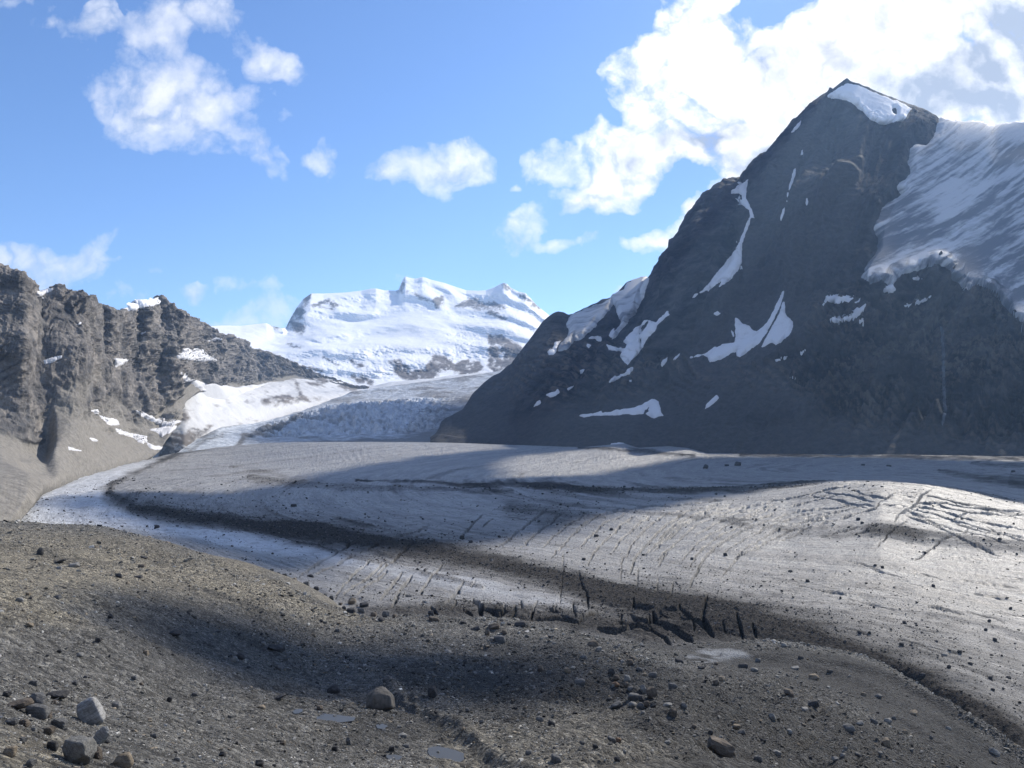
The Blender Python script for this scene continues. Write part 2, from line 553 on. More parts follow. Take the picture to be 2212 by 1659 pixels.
# main glacier ice
m, k = material('glacier_ice', 0.5, 0.45)
fl = k.attr('flow', 'Vector')
dirt = k.attr('dirt')
crev = k.attr('crev')
s1 = k.noise(k.scaled(fl, (0.55, 0.028, 0.0)), 1.0, 6, 0.6)
s2 = k.noise(k.scaled(fl, (3.4, 0.12, 0.0)), 1.0, 5, 0.62)
s3 = k.noise(k.scaled(fl, (0.06, 0.006, 0.0)), 1.0, 5, 0.6)
gr = k.noise(k.pos, 1.3, 7, 0.7)
gr2 = k.noise(k.pos, 0.12, 8, 0.68)
c = k.mix(k.ramp(s1, 0.35, 0.68), (0.32, 0.312, 0.298), (0.175, 0.169, 0.159))
c = k.mix(k.ramp(s2, 0.5, 0.68, 0, 0.6), c, (0.12, 0.117, 0.115))
c = k.mix(k.ramp(s2, 0.5, 0.30, 0, 0.5), c, (0.46, 0.46, 0.47))
c = k.mix(k.ramp(s3, 0.42, 0.62, 0, 0.75), c, (0.16, 0.155, 0.15))
c = k.mix(k.ramp(gr2, 0.5, 0.66, 0, 0.65), c, (0.12, 0.113, 0.108))
c = k.mix(k.ramp(gr, 0.56, 0.66, 0, 0.75), c, (0.07, 0.067, 0.064))
c = k.mix(k.math('MULTIPLY', k.attr('clean'), k.ramp(gr2, 0.62, 0.45, 0.55, 0.95)), c, (0.60, 0.615, 0.64))
dn = k.math('ADD', dirt, k.math('MULTIPLY', k.math('SUBTRACT', gr2, 0.5), k.math('MULTIPLY', dirt, 1.2)))
deb = k.mix(k.ramp(gr, 0.35, 0.7), (0.032, 0.030, 0.029), (0.105, 0.098, 0.090))
c = k.mix(k.ramp(dn, 0.12, 0.85), c, deb)
c = k.mix(k.math('MULTIPLY', k.ramp(crev, 0.06, 0.3, 0, 0.65), k.ramp(dn, 0.25, 0.6, 1.0, 0.0)), c, (0.36, 0.375, 0.39))  # sunlit crack walls painted brighter where the ice is clean
c = k.mix(k.math('MULTIPLY', k.ramp(crev, 0.12, 0.6, 0, 1), k.ramp(dn, 0.2, 0.6, 0.5, 0.92)), c, (0.06, 0.064, 0.07))  # shade inside deep cracks painted into the ice colour
h = k.math('ADD', k.math('MULTIPLY', s2, 0.30), k.math('ADD', k.math('MULTIPLY', gr, 0.40), k.math('MULTIPLY', gr2, 1.1)))
finish(k, c, h, 0.9, 2.4, rough=k.math('MAXIMUM', k.ramp(dn, 0.1, 0.6, 0.5, 0.9), k.ramp(crev, 0.3, 0.6, 0, 1)))
k.put(k.bsdf.inputs['Specular IOR Level'], k.ramp(k.math('ADD', crev, k.math('MULTIPLY', dn, 0.5)), 0.15, 0.5, 0.45, 0.0))
M_ICE = m

# icefall: blue broken ice
m, k = material('serac_ice', 0.7, 0.3)
dt = k.attr('dirt')
n = k.noise(k.pos, 0.05, 9, 0.68)
c = k.mix(k.ramp(n, 0.35, 0.65), (0.62, 0.66, 0.71), (0.36, 0.40, 0.46))
c = k.mix(k.ramp(k.math('ADD', dt, k.math('MULTIPLY', k.math('SUBTRACT', n, 0.5), 0.8)), 0.25, 0.9), c, (0.17, 0.165, 0.16))
finish(k, c, n, 0.9, 8.0)
M_SERAC = m

# moraine ground
m, k = material('moraine', 0.93, 0.15)
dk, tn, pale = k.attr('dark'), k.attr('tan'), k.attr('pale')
n1 = k.noise(k.pos, 0.11, 8, 0.65)
n2 = k.noise(k.pos, 1.1, 8, 0.72)
n3 = k.noise(k.pos, 6.0, 6, 0.75)
vor = k.new('ShaderNodeTexVoronoi', feature='F1')
k.put(vor.inputs['Vector'], k.pos); vor.inputs['Scale'].default_value = 2.4
vor2 = k.new('ShaderNodeTexVoronoi', feature='F1')
k.put(vor2.inputs['Vector'], k.pos); vor2.inputs['Scale'].default_value = 7.0
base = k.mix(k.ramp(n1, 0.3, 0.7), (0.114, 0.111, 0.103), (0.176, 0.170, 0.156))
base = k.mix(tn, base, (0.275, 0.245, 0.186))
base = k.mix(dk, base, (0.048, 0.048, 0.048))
sp = k.new('ShaderNodeSeparateColor'); k.put(sp.inputs[0], vor.outputs['Color'])
stone = k.mix(sp.outputs[0], tuple([0.5] * 3), tuple([1.75] * 3))
base = k.mix(0.75, base, stone, 'MULTIPLY')
sp2 = k.new('ShaderNodeSeparateColor'); k.put(sp2.inputs[0], vor2.outputs['Color'])
base = k.mix(0.7, base, k.mix(sp2.outputs[1], tuple([0.45] * 3), tuple([1.8] * 3)), 'MULTIPLY')
base = k.mix(k.ramp(n2, 0.42, 0.62, 0, 0.7), base, (0.035, 0.033, 0.031))
base = k.mix(k.math('MULTIPLY', pale, k.ramp(n1, 0.40, 0.55)), base, (0.25, 0.26, 0.27))
hh = k.math('ADD', k.math('MULTIPLY', vor.outputs['Distance'], -0.5), k.math('ADD', k.math('MULTIPLY', n2, 0.7), k.math('ADD', k.math('MULTIPLY', n3, 0.12), k.math('MULTIPLY', vor2.outputs['Distance'], -0.2))))
finish(k, base, hh, 1.0, 0.8)
M_MORAINE = m


def stone_material(name, lo, hi):
    m, k = material(name, 0.9, 0.2)
    tcn = k.new('ShaderNodeTexCoord').outputs['Object']
    n = k.noise(tcn, 3.0, 9, 0.65)
    n2 = k.noise(k.scaled(tcn, (1.0, 1.0, 4.0)), 2.2, 6, 0.6)
    c = k.mix(k.ramp(n, 0.3, 0.7), lo, hi)
    c = k.mix(k.ramp(n2, 0.5, 0.7, 0, 0.45), c, tuple(0.6 * x for x in lo))
    finish(k, c, k.math('ADD', n, k.math('MULTIPLY', n2, 0.5)), 0.7, 0.12)
    return m


STONES = {
    'grey': stone_material('grey_stone', (0.075, 0.075, 0.076), (0.15, 0.147, 0.142)),
    'dark': stone_material('dark_stone', (0.030, 0.030, 0.032), (0.072, 0.070, 0.070)),
    'pale': stone_material('pale_stone', (0.15, 0.147, 0.138), (0.26, 0.25, 0.235)),
    'tan': stone_material('tan_stone', (0.15, 0.122, 0.088), (0.26, 0.215, 0.16)),
    'brown': stone_material('brown_stone', (0.075, 0.062, 0.050), (0.15, 0.125, 0.10)),
    'rust': stone_material('rust_stone', (0.12, 0.075, 0.048), (0.20, 0.135, 0.09)),
}
m, k = material('loose_gravel', 0.92, 0.15)
gc = k.attr('tone', 'Color')
n = k.noise(k.pos, 9.0, 5, 0.7)
finish(k, k.mix(0.5, gc, k.mix(n, (0.4, 0.4, 0.4), (1.6, 1.6, 1.6)), 'MULTIPLY'), n, 0.5, 0.05)
M_GRAVEL = m

#==SECTION-TERRAIN
# ================================================================== LARGE STRUCTURE
def curvez(pts, xs):
    a = np.array(pts, float)
    z, d = np.interp(xs, a[:, 0], a[:, 1]), np.interp(xs, a[:, 0], a[:, 2])
    return np.stack([(xs - CX) / F * d, d, z], -1)


def worley(x, y, seed=0):
    """cell value, distance to the nearest seed and to the cell border"""
    ix, iy = np.floor(x).astype(int), np.floor(y).astype(int)
    f1 = np.full(x.shape, 9.0); f2 = np.full(x.shape, 9.0); val = np.zeros(x.shape)
    for dx in (-1, 0, 1):
        for dy in (-1, 0, 1):
            cx, cy = ix + dx, iy + dy
            h = _T[cx & 63, cy & 63, (seed * 5 + 1) & 63]
            h2 = _T[cx & 63, cy & 63, (seed * 5 + 2) & 63]
            h3 = _T[cx & 63, cy & 63, (seed * 5 + 3) & 63]
            d = np.hypot(cx + 0.5 + 0.45 * h - x, cy + 0.5 + 0.45 * h2 - y)
            nearer = d < f1
            f2 = np.where(nearer, f1, np.minimum(f2, d))
            val = np.where(nearer, h3, val)
            f1 = np.where(nearer, d, f1)
    return val, f1, f2 - f1


def thru(p, pts):                            # piecewise-linear lookup
    a = np.array(pts, float)
    return np.interp(p, a[:, 0], a[:, 1])


# ---------------------------------------------------------------- moraine ground
xs = np.arange(-600, 2801, 2.0)
EDGE = [(-600, 1130, 300), (0, 1130, 260), (100, 1132, 250), (250, 1146, 240), (330, 1165, 228), (400, 1190, 215), (500, 1210, 205), (600, 1246, 195), (640, 1268, 192), (700, 1300, 190), (760, 1322, 190), (820, 1333, 190),
        (1000, 1341, 200), (1100, 1347, 205), (1200, 1362, 205), (1300, 1385, 200), (1450, 1402, 195), (1520, 1398, 197), (1600, 1388, 200), (1680, 1388, 202), (1750, 1398, 200), (1830, 1412, 196), (1900, 1432, 190),
        (2000, 1492, 172), (2100, 1562, 154), (2212, 1638, 142), (2500, 1790, 133), (2800, 1900, 130)]
gz = lambda dz, dd: curve(EDGE, xs) + np.array([0, dd, dz])
curves = [
    curvez([(-600, -1.65, 1.0), (2800, -1.65, 1.0)], xs),
    curvez([(-600, -1.9, 4.0), (300, -2.1, 4.0), (1200, -2.6, 4.5), (2800, -3.2, 5.0)], xs),
    curve([(-600, 1700, 9), (0, 1690, 12), (300, 1690, 16), (500, 1690, 22), (1000, 1690, 38), (1500, 1690, 48), (2000, 1690, 76), (2212, 1712, 104), (2500, 1830, 105), (2800, 1950, 105)], xs),
    curve([(-600, 1500, 18), (0, 1540, 19), (300, 1560, 28), (500, 1570, 38), (700, 1580, 60), (850, 1560, 80), (1000, 1560, 85), (1500, 1560, 82), (1800, 1570, 100), (2000, 1600, 112), (2130, 1650, 120), (2212, 1685, 122), (2500, 1815, 115), (2800, 1930, 115)], xs),
    curve([(-600, 1350, 40), (0, 1430, 36), (300, 1470, 52), (500, 1490, 75), (700, 1490, 105), (1000, 1480, 115), (1400, 1490, 112), (1700, 1490, 125), (1900, 1510, 138), (2050, 1570, 134), (2130, 1618, 131), (2212, 1668, 130), (2500, 1805, 122), (2800, 1915, 122)], xs),
    curve([(-600, 1220, 110), (0, 1270, 90), (300, 1310, 115), (500, 1350, 135), (700, 1400, 150), (1000, 1415, 155), (1300, 1430, 155), (1500, 1435, 160), (1700, 1440, 164), (1900, 1468, 165), (2000, 1525, 154), (2100, 1588, 143), (2212, 1652, 137), (2500, 1798, 128), (2800, 1907, 126)], xs),
    curve(EDGE, xs), curve(EDGE, xs) + np.stack([0 * xs, 22 - 9 * sstep(xs, 650, 900), -5 - 6 * sstep(xs, 650, 900)], -1), gz(-32, 80)]
for c in curves: smooth1(c[None].swapaxes(0, 0), 0)
curves = [smooth1(c.T.copy(), 40).T for c in curves]
g, vv = loft(curves, [6, 26, 110, 100, 80, 70, 8, 8])
px, py = proj(g)
d = g[..., 1]
n = np.array([0, 0, 1.0])
flat = g * [1, 1, 0]
amp = np.clip(d / 60, 0.12, 1.0)
fade = sstep(np.broadcast_to(vv[:, None], d.shape), 6.6, 5.6)
dz = fbm(flat, 26, 4, seed=1) * 2.0 * amp + fbm(flat, 7, 4, seed=2) * 0.95 * amp + fbm(flat, 2.2, 4, 0.65, seed=3) * 0.42 * np.clip(amp, .3, 1)
# flow-drawn furrows running down to the lower right
rot = np.array([[0.55, -0.83, 0], [0.83, 0.55, 0], [0, 0, 1.0]])
fr = (flat @ rot) * [0.10, 1.0, 1.0]
fr[..., 1] += 4 * fbm(flat, 40, 2, seed=4)
dz += sstep(px, 900, 1500) * fbm(fr, 5.0, 3, 0.6, ridged=True, seed=5) * 1.5 * sstep(py, 1420, 1480)
calm_ = area(px, py, [[(1400, 1385), (1650, 1370), (1800, 1385), (1950, 1430), (2080, 1520), (2250, 1640), (2500, 1760), (2500, 1830), (2212, 1730), (2060, 1650), (1900, 1570), (1800, 1510), (1680, 1470), (1540, 1460), (1420, 1450)]], 30)
dz *= 1 - 0.72 * calm_
# gravel tail behind the big rounded boulder, and the three mud ridges at lower right
RIDGES = [([(838, 1488, 18), (862, 1502, 15), (876, 1530, 11), (900, 1560, 10), (945, 1588, 10), (1010, 1620, 11), (1065, 1645, 12), (1110, 1664, 12), (1200, 1705, 13)], 1.1),
          ([(1560, 1414, 5), (1659, 1424, 6), (1730, 1435, 8), (1790, 1455, 9), (1850, 1476, 10), (1930, 1515, 11), (2000, 1547, 11), (2100, 1604, 12), (2212, 1675, 12)], 0.8),
          ([(1690, 1419, 4), (1759, 1429, 6), (1819, 1439, 8), (1874, 1455, 9), (1934, 1472, 10), (1984, 1500, 10), (2059, 1541, 11), (2134, 1584, 11), (2212, 1640, 11)], 0.8),
          ([(1940, 1560, 5), (1969, 1577, 7), (2034, 1614, 9), (2084, 1646, 9), (2200, 1712, 9)], 0.85),
          ([(1106, 1500, 8), (1200, 1540, 10), (1330, 1610, 10), (1420, 1660, 10)], 0.3), ([(1350, 1440, 8), (1500, 1475, 10), (1650, 1540, 12), (1800, 1620, 12), (1900, 1680, 12)], 0.3),
          ([(240, 1330, 10), (330, 1385, 12), (430, 1440, 14), (560, 1495, 14)], 0.45)]
for line, hgt in RIDGES:
    a = np.array(line)
    m = (px > a[:, 0].min() - 50) & (px < a[:, 0].max() + 50) & (py > a[:, 1].min() - 50) & (py < a[:, 1].max() + 50)
    s, w = seg_dist(px[m], py[m] + 4 * fbm(flat[m], 9, 2, seed=6), line)
    dz[m] += hgt * np.exp(-(s / w) ** 2 * 1.6) * (w * d[m] / F) * 1.9
# heap of boulders in the lower middle
s, _ = seg_dist(px, py, [(1250, 1440), (1330, 1470), (1400, 1505), (1450, 1530)])
dz += 1.3 * np.exp(-(s / 55) ** 2) + fbm(flat, 1.7, 3, seed=8) * 0.5 * np.exp(-(s / 70) ** 2)
g[..., 2] += dz * fade
# puddles: level hollows
PUDDLES = [([(664, 1546), (690, 1541), (730, 1545), (764, 1549), (760, 1556), (735, 1560), (700, 1556), (676, 1552)], 'grey muddy puddle beside the large rounded boulder'),
           ([(632, 1537), (640, 1532), (652, 1531), (654, 1536), (645, 1541), (636, 1541)], 'tiny bluish puddle at the upper end of the muddy water'),
           ([(924, 1616), (945, 1612), (972, 1617), (1003, 1628), (1000, 1640), (985, 1648), (950, 1641), (930, 1632)], 'pale grey puddle under the gravel tail of the boulder'),
           ([(832, 1632), (850, 1629), (868, 1634), (862, 1641), (842, 1641)], 'small shallow puddle among gravel below the rounded boulder'),
           ([(812, 1566), (826, 1563), (838, 1568), (828, 1575), (815, 1573)], 'small brownish puddle in the shadow of the rounded boulder')]
pud_z = []
for poly, _ in PUDDLES:
    px, py = proj(g)
    ins = poly_sdf(px, py, poly) > 0
    lev = float(np.percentile(g[..., 2][ins], 35))
    pts = []
    for bx, by in poly:                      # its outline on that level
        a_, b_ = dirs(bx, by)
        pts.append((float(a_ * lev / b_), float(lev / b_)))
    s = poly_sdf(g[..., 0], g[..., 1], pts)
    w = sstep(s, -2.5, 0.3)
    g[..., 2] = g[..., 2] * (1 - w) + (lev - 0.06 - 0.1 * sstep(s, 0, 1.0)) * w
    pud_z.append((lev, pts))
px, py = proj(g)
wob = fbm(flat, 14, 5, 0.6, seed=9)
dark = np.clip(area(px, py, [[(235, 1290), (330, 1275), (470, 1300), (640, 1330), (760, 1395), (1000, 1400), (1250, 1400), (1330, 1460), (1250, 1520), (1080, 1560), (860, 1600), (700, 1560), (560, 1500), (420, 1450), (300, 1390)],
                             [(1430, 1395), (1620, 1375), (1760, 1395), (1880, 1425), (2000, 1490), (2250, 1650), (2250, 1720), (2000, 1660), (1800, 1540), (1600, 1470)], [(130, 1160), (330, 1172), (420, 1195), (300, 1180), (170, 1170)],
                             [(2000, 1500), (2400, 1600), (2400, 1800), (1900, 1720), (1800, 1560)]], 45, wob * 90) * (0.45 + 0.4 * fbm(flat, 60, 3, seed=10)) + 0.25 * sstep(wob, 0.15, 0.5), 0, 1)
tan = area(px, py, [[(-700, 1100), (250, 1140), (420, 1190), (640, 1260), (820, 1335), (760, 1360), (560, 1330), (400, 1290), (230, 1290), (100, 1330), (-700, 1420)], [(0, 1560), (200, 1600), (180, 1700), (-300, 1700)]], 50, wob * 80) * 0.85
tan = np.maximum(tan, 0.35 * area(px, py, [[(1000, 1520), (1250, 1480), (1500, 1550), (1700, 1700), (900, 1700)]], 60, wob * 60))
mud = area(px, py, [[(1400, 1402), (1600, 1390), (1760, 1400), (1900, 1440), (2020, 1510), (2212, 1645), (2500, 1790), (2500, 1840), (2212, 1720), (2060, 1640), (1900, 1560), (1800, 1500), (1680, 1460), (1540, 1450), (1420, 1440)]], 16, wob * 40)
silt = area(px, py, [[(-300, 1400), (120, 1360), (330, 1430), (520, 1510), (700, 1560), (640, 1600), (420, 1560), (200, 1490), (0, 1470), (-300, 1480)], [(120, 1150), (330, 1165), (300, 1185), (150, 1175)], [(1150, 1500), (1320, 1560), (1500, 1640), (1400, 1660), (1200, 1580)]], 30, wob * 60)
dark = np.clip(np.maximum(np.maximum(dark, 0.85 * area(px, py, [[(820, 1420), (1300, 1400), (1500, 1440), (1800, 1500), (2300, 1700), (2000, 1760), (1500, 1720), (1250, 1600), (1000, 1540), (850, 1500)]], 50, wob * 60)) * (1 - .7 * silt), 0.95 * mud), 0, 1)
pale = area(px, py, [[(1425, 1428), (1455, 1415), (1520, 1403), (1600, 1403), (1625, 1418), (1560, 1430), (1480, 1440), (1440, 1438)]], 7, wob * 26)
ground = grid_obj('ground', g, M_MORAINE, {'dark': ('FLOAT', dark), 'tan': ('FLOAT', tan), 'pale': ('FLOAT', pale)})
set_props(ground, 'stony grey brown moraine slope covering the foreground', 'ground', 'structure')
GROUND = g
G_PX, G_PY = proj(g)


def on_grid(g, gpx, gpy, px, py, near_rows=0):
    """point of a landform seen at a picture point: the nearest one that a sight line meets"""
    xcol = gpx[gpx.shape[0] // 2]
    c = int(np.clip(np.searchsorted(xcol, px), 1, len(xcol) - 1))
    t = (px - xcol[c - 1]) / max(xcol[c] - xcol[c - 1], 1e-6)
    line = g[:, c - 1] * (1 - t) + g[:, c] * t
    _, ly = proj(line)
    for r in range(near_rows, len(ly) - 1):
        if ly[r] >= py > ly[r + 1]:
            u = (ly[r] - py) / (ly[r] - ly[r + 1])
            return line[r] * (1 - u) + line[r + 1] * u
    return None


def ground_at(px, py):
    return on_grid(GROUND, G_PX, G_PY, px, py, 20)


# ---------------------------------------------------------------- glacier tongue
xs = np.arange(-500, 2701, 1.7)
L = lambda *r: curve(r, xs)
curves = [
    curve(EDGE, xs) + np.array([0, -8, -8.0]),
    L((-500, 1150, 330), (0, 1150, 330), (250, 1165, 330), (500, 1222, 310), (640, 1275, 240), (700, 1306, 203), (800, 1336, 195), (1000, 1343, 204), (1100, 1350, 208), (1200, 1366, 208), (1300, 1388, 203), (1400, 1402, 200), (1520, 1402, 201), (1600, 1392, 203), (1750, 1402, 203), (1900, 1436, 193), (2000, 1495, 175), (2100, 1563, 157), (2212, 1638, 144), (2500, 1785, 135), (2800, 1890, 132)),
    L((-500, 1140, 380), (0, 1138, 380), (250, 1150, 385), (500, 1185, 360), (700, 1255, 285), (800, 1275, 262), (1000, 1290, 255), (1100, 1300, 252), (1400, 1310, 262), (1700, 1310, 265), (1900, 1320, 258), (2000, 1350, 240), (2100, 1400, 220), (2212, 1450, 205), (2500, 1560, 190), (2800, 1650, 185)),
    L((-500, 1130, 430), (0, 1125, 430), (250, 1128, 450), (500, 1150, 430), (700, 1190, 365), (800, 1205, 340), (1100, 1225, 330), (1400, 1225, 345), (1700, 1215, 350), (1900, 1220, 332), (2212, 1290, 290), (2500, 1370, 265), (2800, 1440, 255)),
    L((-500, 1122, 480), (50, 1108, 460), (100, 1100, 490), (250, 1095, 540), (500, 1110, 540), (800, 1140, 460), (1100, 1150, 445), (1400, 1135, 475), (1700, 1110, 480), (1800, 1100, 465), (1900, 1105, 432), (2050, 1120, 420), (2212, 1160, 380), (2500, 1220, 345), (2800, 1270, 335)),
    L((-500, 1118, 520), (50, 1092, 500), (100, 1078, 560), (250, 1050, 680), (500, 1065, 720), (800, 1085, 640), (1100, 1090, 610), (1400, 1080, 630), (1600, 1066, 610), (1700, 1054, 585), (1800, 1046, 545), (1900, 1046, 505), (2000, 1056, 490), (2100, 1076, 480), (2212, 1106, 455), (2500, 1160, 420), (2800, 1200, 410)),
    L((-500, 1115, 545), (50, 1089, 515), (100, 1070, 600), (250, 1025, 850), (500, 1020, 1000), (800, 1040, 860), (1100, 1045, 820), (1400, 1045, 800), (1600, 1046, 740), (1700, 1044, 690), (1800, 1042, 650), (1900, 1042, 620), (2000, 1048, 600), (2100, 1060, 600), (2212, 1078, 590), (2500, 1110, 560), (2800, 1130, 560)),
    L((-500, 1112, 560), (50, 1088, 520), (100, 1066, 630), (160, 1039, 790), (250, 1013, 950), (330, 992, 1200), (400, 981, 1350), (500, 988, 1320), (800, 1000, 1180), (1100, 1000, 1200), (1400, 1005, 1120), (1700, 1008, 1050), (1900, 1010, 960), (2212, 1020, 830), (2500, 1040, 750), (2800, 1060, 720)),
    L((-500, 1111, 565), (50, 1087, 525), (100, 1062, 650), (160, 1036, 820), (250, 1010, 1000), (310, 996, 1200), (370, 984, 1450), (470, 968, 1600), (560, 960, 1720), (640, 957, 1750), (720, 956.5, 1760), (900, 957, 1760), (1000, 958.5, 1720), (1100, 962, 1650), (1250, 967, 1520), (1300, 963, 1500), (1345, 958, 1490), (1375, 968, 1480), (1440, 964, 1460), (1480, 968, 1450), (1520, 980, 1420), (1660, 982, 1350), (1900, 984, 1280), (2212, 990, 1180), (2500, 1000, 1100), (2800, 1010, 1050)),
]
last = curves[-1]
curves.append(last + np.array([0, 60, -9.0]))
curves.append(last + np.array([0, 330, -40.0]))
curves = [smooth1(c.T.copy(), 26).T if i not in (8, 9, 10) else smooth1(c.T.copy(), 5).T for i, c in enumerate(curves)]
g, vv = loft(curves, [8, 84, 76, 64, 56, 40, 26, 26, 8, 5])
flat = g * [1, 1, 0]
px, py = proj(g)
d = g[..., 1]
VV = np.broadcast_to(vv[:, None], d.shape)
vis = sstep(VV, 0.7, 1.2) * sstep(VV, 8.2, 7.4)
fc = np.array([600.0, 900.0])                # the tongue swings round this point
rel = flat[..., :2] - fc
rad = np.hypot(rel[..., 0], rel[..., 1])
ang = np.arctan2(rel[..., 1], rel[..., 0]) * 700.0
flow = np.stack([rad, ang, np.zeros_like(rad)], -1)
dz = fbm(flat, 90, 3, seed=21) * 2.2 * sstep(d, 300, 700) + fbm(flat, 22, 3, seed=22) * 0.8
dz += fbm(flow * [1, 0.10, 1], 7.0, 4, 0.6, seed=23) * 0.8 + fbm(flow * [1, .25, 1], 2.4, 4, 0.65, seed=24) * 0.42 + fbm(flat, 9, 4, .6, seed=28) * .5
# a dark medial moraine stands a little proud
MORAINES = [([(470, 961, 2), (375, 984, 5), (300, 1018, 6), (243, 1042, 7), (236, 1066, 10), (290, 1096, 15), (420, 1122, 15), (600, 1146, 17), (750, 1165, 19), (900, 1190, 20), (1050, 1214, 21), (1200, 1247, 21), (1330, 1282, 22), (1430, 1308, 24), (1560, 1340, 25), (1700, 1376, 20), (1850, 1418, 18), (1950, 1470, 20), (2060, 1530, 20), (2150, 1588, 19), (2212, 1630, 18), (2400, 1730, 18)], 0.88),
            ([(770, 1037, 2), (940, 1040, 4), (1000, 1048, 6), (1106, 1046, 7), (1300, 1058, 8), (1500, 1063, 8), (1620, 1056, 7), (1720, 1044, 4), (1800, 1038, 2)], 0.85),
            ([(540, 1032, 8), (640, 1042, 10), (760, 1050, 9), (900, 1056, 8), (1106, 1062, 5)], 0.5), ([(500, 1010, 4), (560, 1018, 8), (620, 1030, 6)], 0.35),
            ([(338, 1140, 2), (420, 1146, 4), (553, 1160, 5), (680, 1182, 5), (760, 1205, 5), (860, 1228, 5), (940, 1246, 6), (1040, 1272, 6)], 0.6),
            ([(1106, 1100, 22), (1200, 1112, 25), (1300, 1120, 10)], 0.4), ([(1160, 1128, 14), (1230, 1122, 18)], 0.5), ([(1560, 1122, 6), (1610, 1128, 9)], 0.3), ([(1880, 1145, 14), (1950, 1150, 18), (1990, 1160, 12)], 0.22),
            ([(2030, 1016, 5), (2212, 1045, 16), (2400, 1070, 20)], 0.55), ([(1980, 1085, 40), (2212, 1060, 30)], 0.15),
            ([(700, 1316, 9), (820, 1320, 10), (1000, 1322, 16), (1200, 1335, 22), (1400, 1360, 26), (1560, 1360, 26)], 0.32),
            ([(1250, 968, 2), (1300, 970, 4), (1400, 975, 5), (1500, 984, 3)], 0.75), ([(1600, 983, 3), (2212, 990, 5), (2600, 1000, 8)], 0.8), ([(2100, 1000, 4), (2300, 1010, 9), (2500, 1020, 12)], 0.6)]
dirt = np.zeros(d.shape)
wob = fbm(flow * [1, .25, 1], 12, 4, 0.6, seed=25)
for line, amt in MORAINES:
    a = np.array(line)
    mg = 4.5 * a[:, 2].max() + 10
    m = (px > a[:, 0].min() - mg) & (px < a[:, 0].max() + mg) & (py > a[:, 1].min() - mg) & (py < a[:, 1].max() + mg)
    s, w = seg_dist(px[m], py[m], line)
    s = s * (1 + 0.7 * wob[m]) + 3.0 * fbm(flat[m], 18, 3, .6, seed=29)
    amt = amt * (0.72 + 0.55 * sstep(fbm(flow[m], 60, 4, .6, seed=30), -.4, .4)) * (0.62 + 0.38 * sstep(px[m], 300, 650) if a[0, 0] == 470 else 1.0)
    dirt[m] = np.maximum(dirt[m], amt * np.exp(-(s / w) ** 2 * 0.9) + 0.26 * amt * np.exp(-(s / (w * 2.6)) ** 2) * (w > 14))
bandn = fbm(flow * [1, .045, 1], 26, 5, 0.62, seed=37)
dirt += 0.13 * sstep(wob, 0.0, 0.6) + 0.34 * sstep(bandn, 0.02, 0.42) * sstep(d, 180, 320) + 0.20 * area(px, py, [[(600, 1290), (800, 1260), (1100, 1290), (1400, 1290), (1700, 1340), (1900, 1400), (2100, 1500), (2212, 1560), (2212, 1700), (600, 1420)]], 40, wob * 40)
dirt += 0.26 * area(px, py, [[(1450, 1250), (1750, 1270), (2000, 1300), (2400, 1420), (2400, 1700), (2100, 1600), (1900, 1470), (1650, 1400), (1400, 1350)]], 70, wob * 50) + 0.12 * sstep(py, 1100, 1250)  # real dirt, plus painted shade of the slope turned away from the sun
dirt += 0.16 * area(px, py, [[(280, 1060), (500, 1060), (760, 1090), (1000, 1120), (1200, 1150), (1000, 1190), (600, 1140), (300, 1110)]], 30, wob * 20)
dz += 1.6 * np.clip(dirt - 0.35, 0, 1) + fbm(flat, 1.6, 3, seed=26) * 0.5 * np.clip(dirt - 0.2, 0, 1)
g[..., 2] += dz * vis
clean = area(px, py, [[(45, 1092), (100, 1062), (160, 1036), (250, 1010), (335, 991), (300, 1012), (245, 1034), (216, 1058), (222, 1084), (262, 1108), (340, 1132), (560, 1160), (760, 1206), (1000, 1244), (1200, 1290), (1270, 1318), (1100, 1300), (800, 1232), (560, 1190), (300, 1146), (100, 1138), (40, 1130)]], 9, wob * 8)
clean *= 1 - 0.6 * sstep(px, 500, 900)
dirt *= 1 - 0.85 * clean
dirt_ice = dirt.copy()
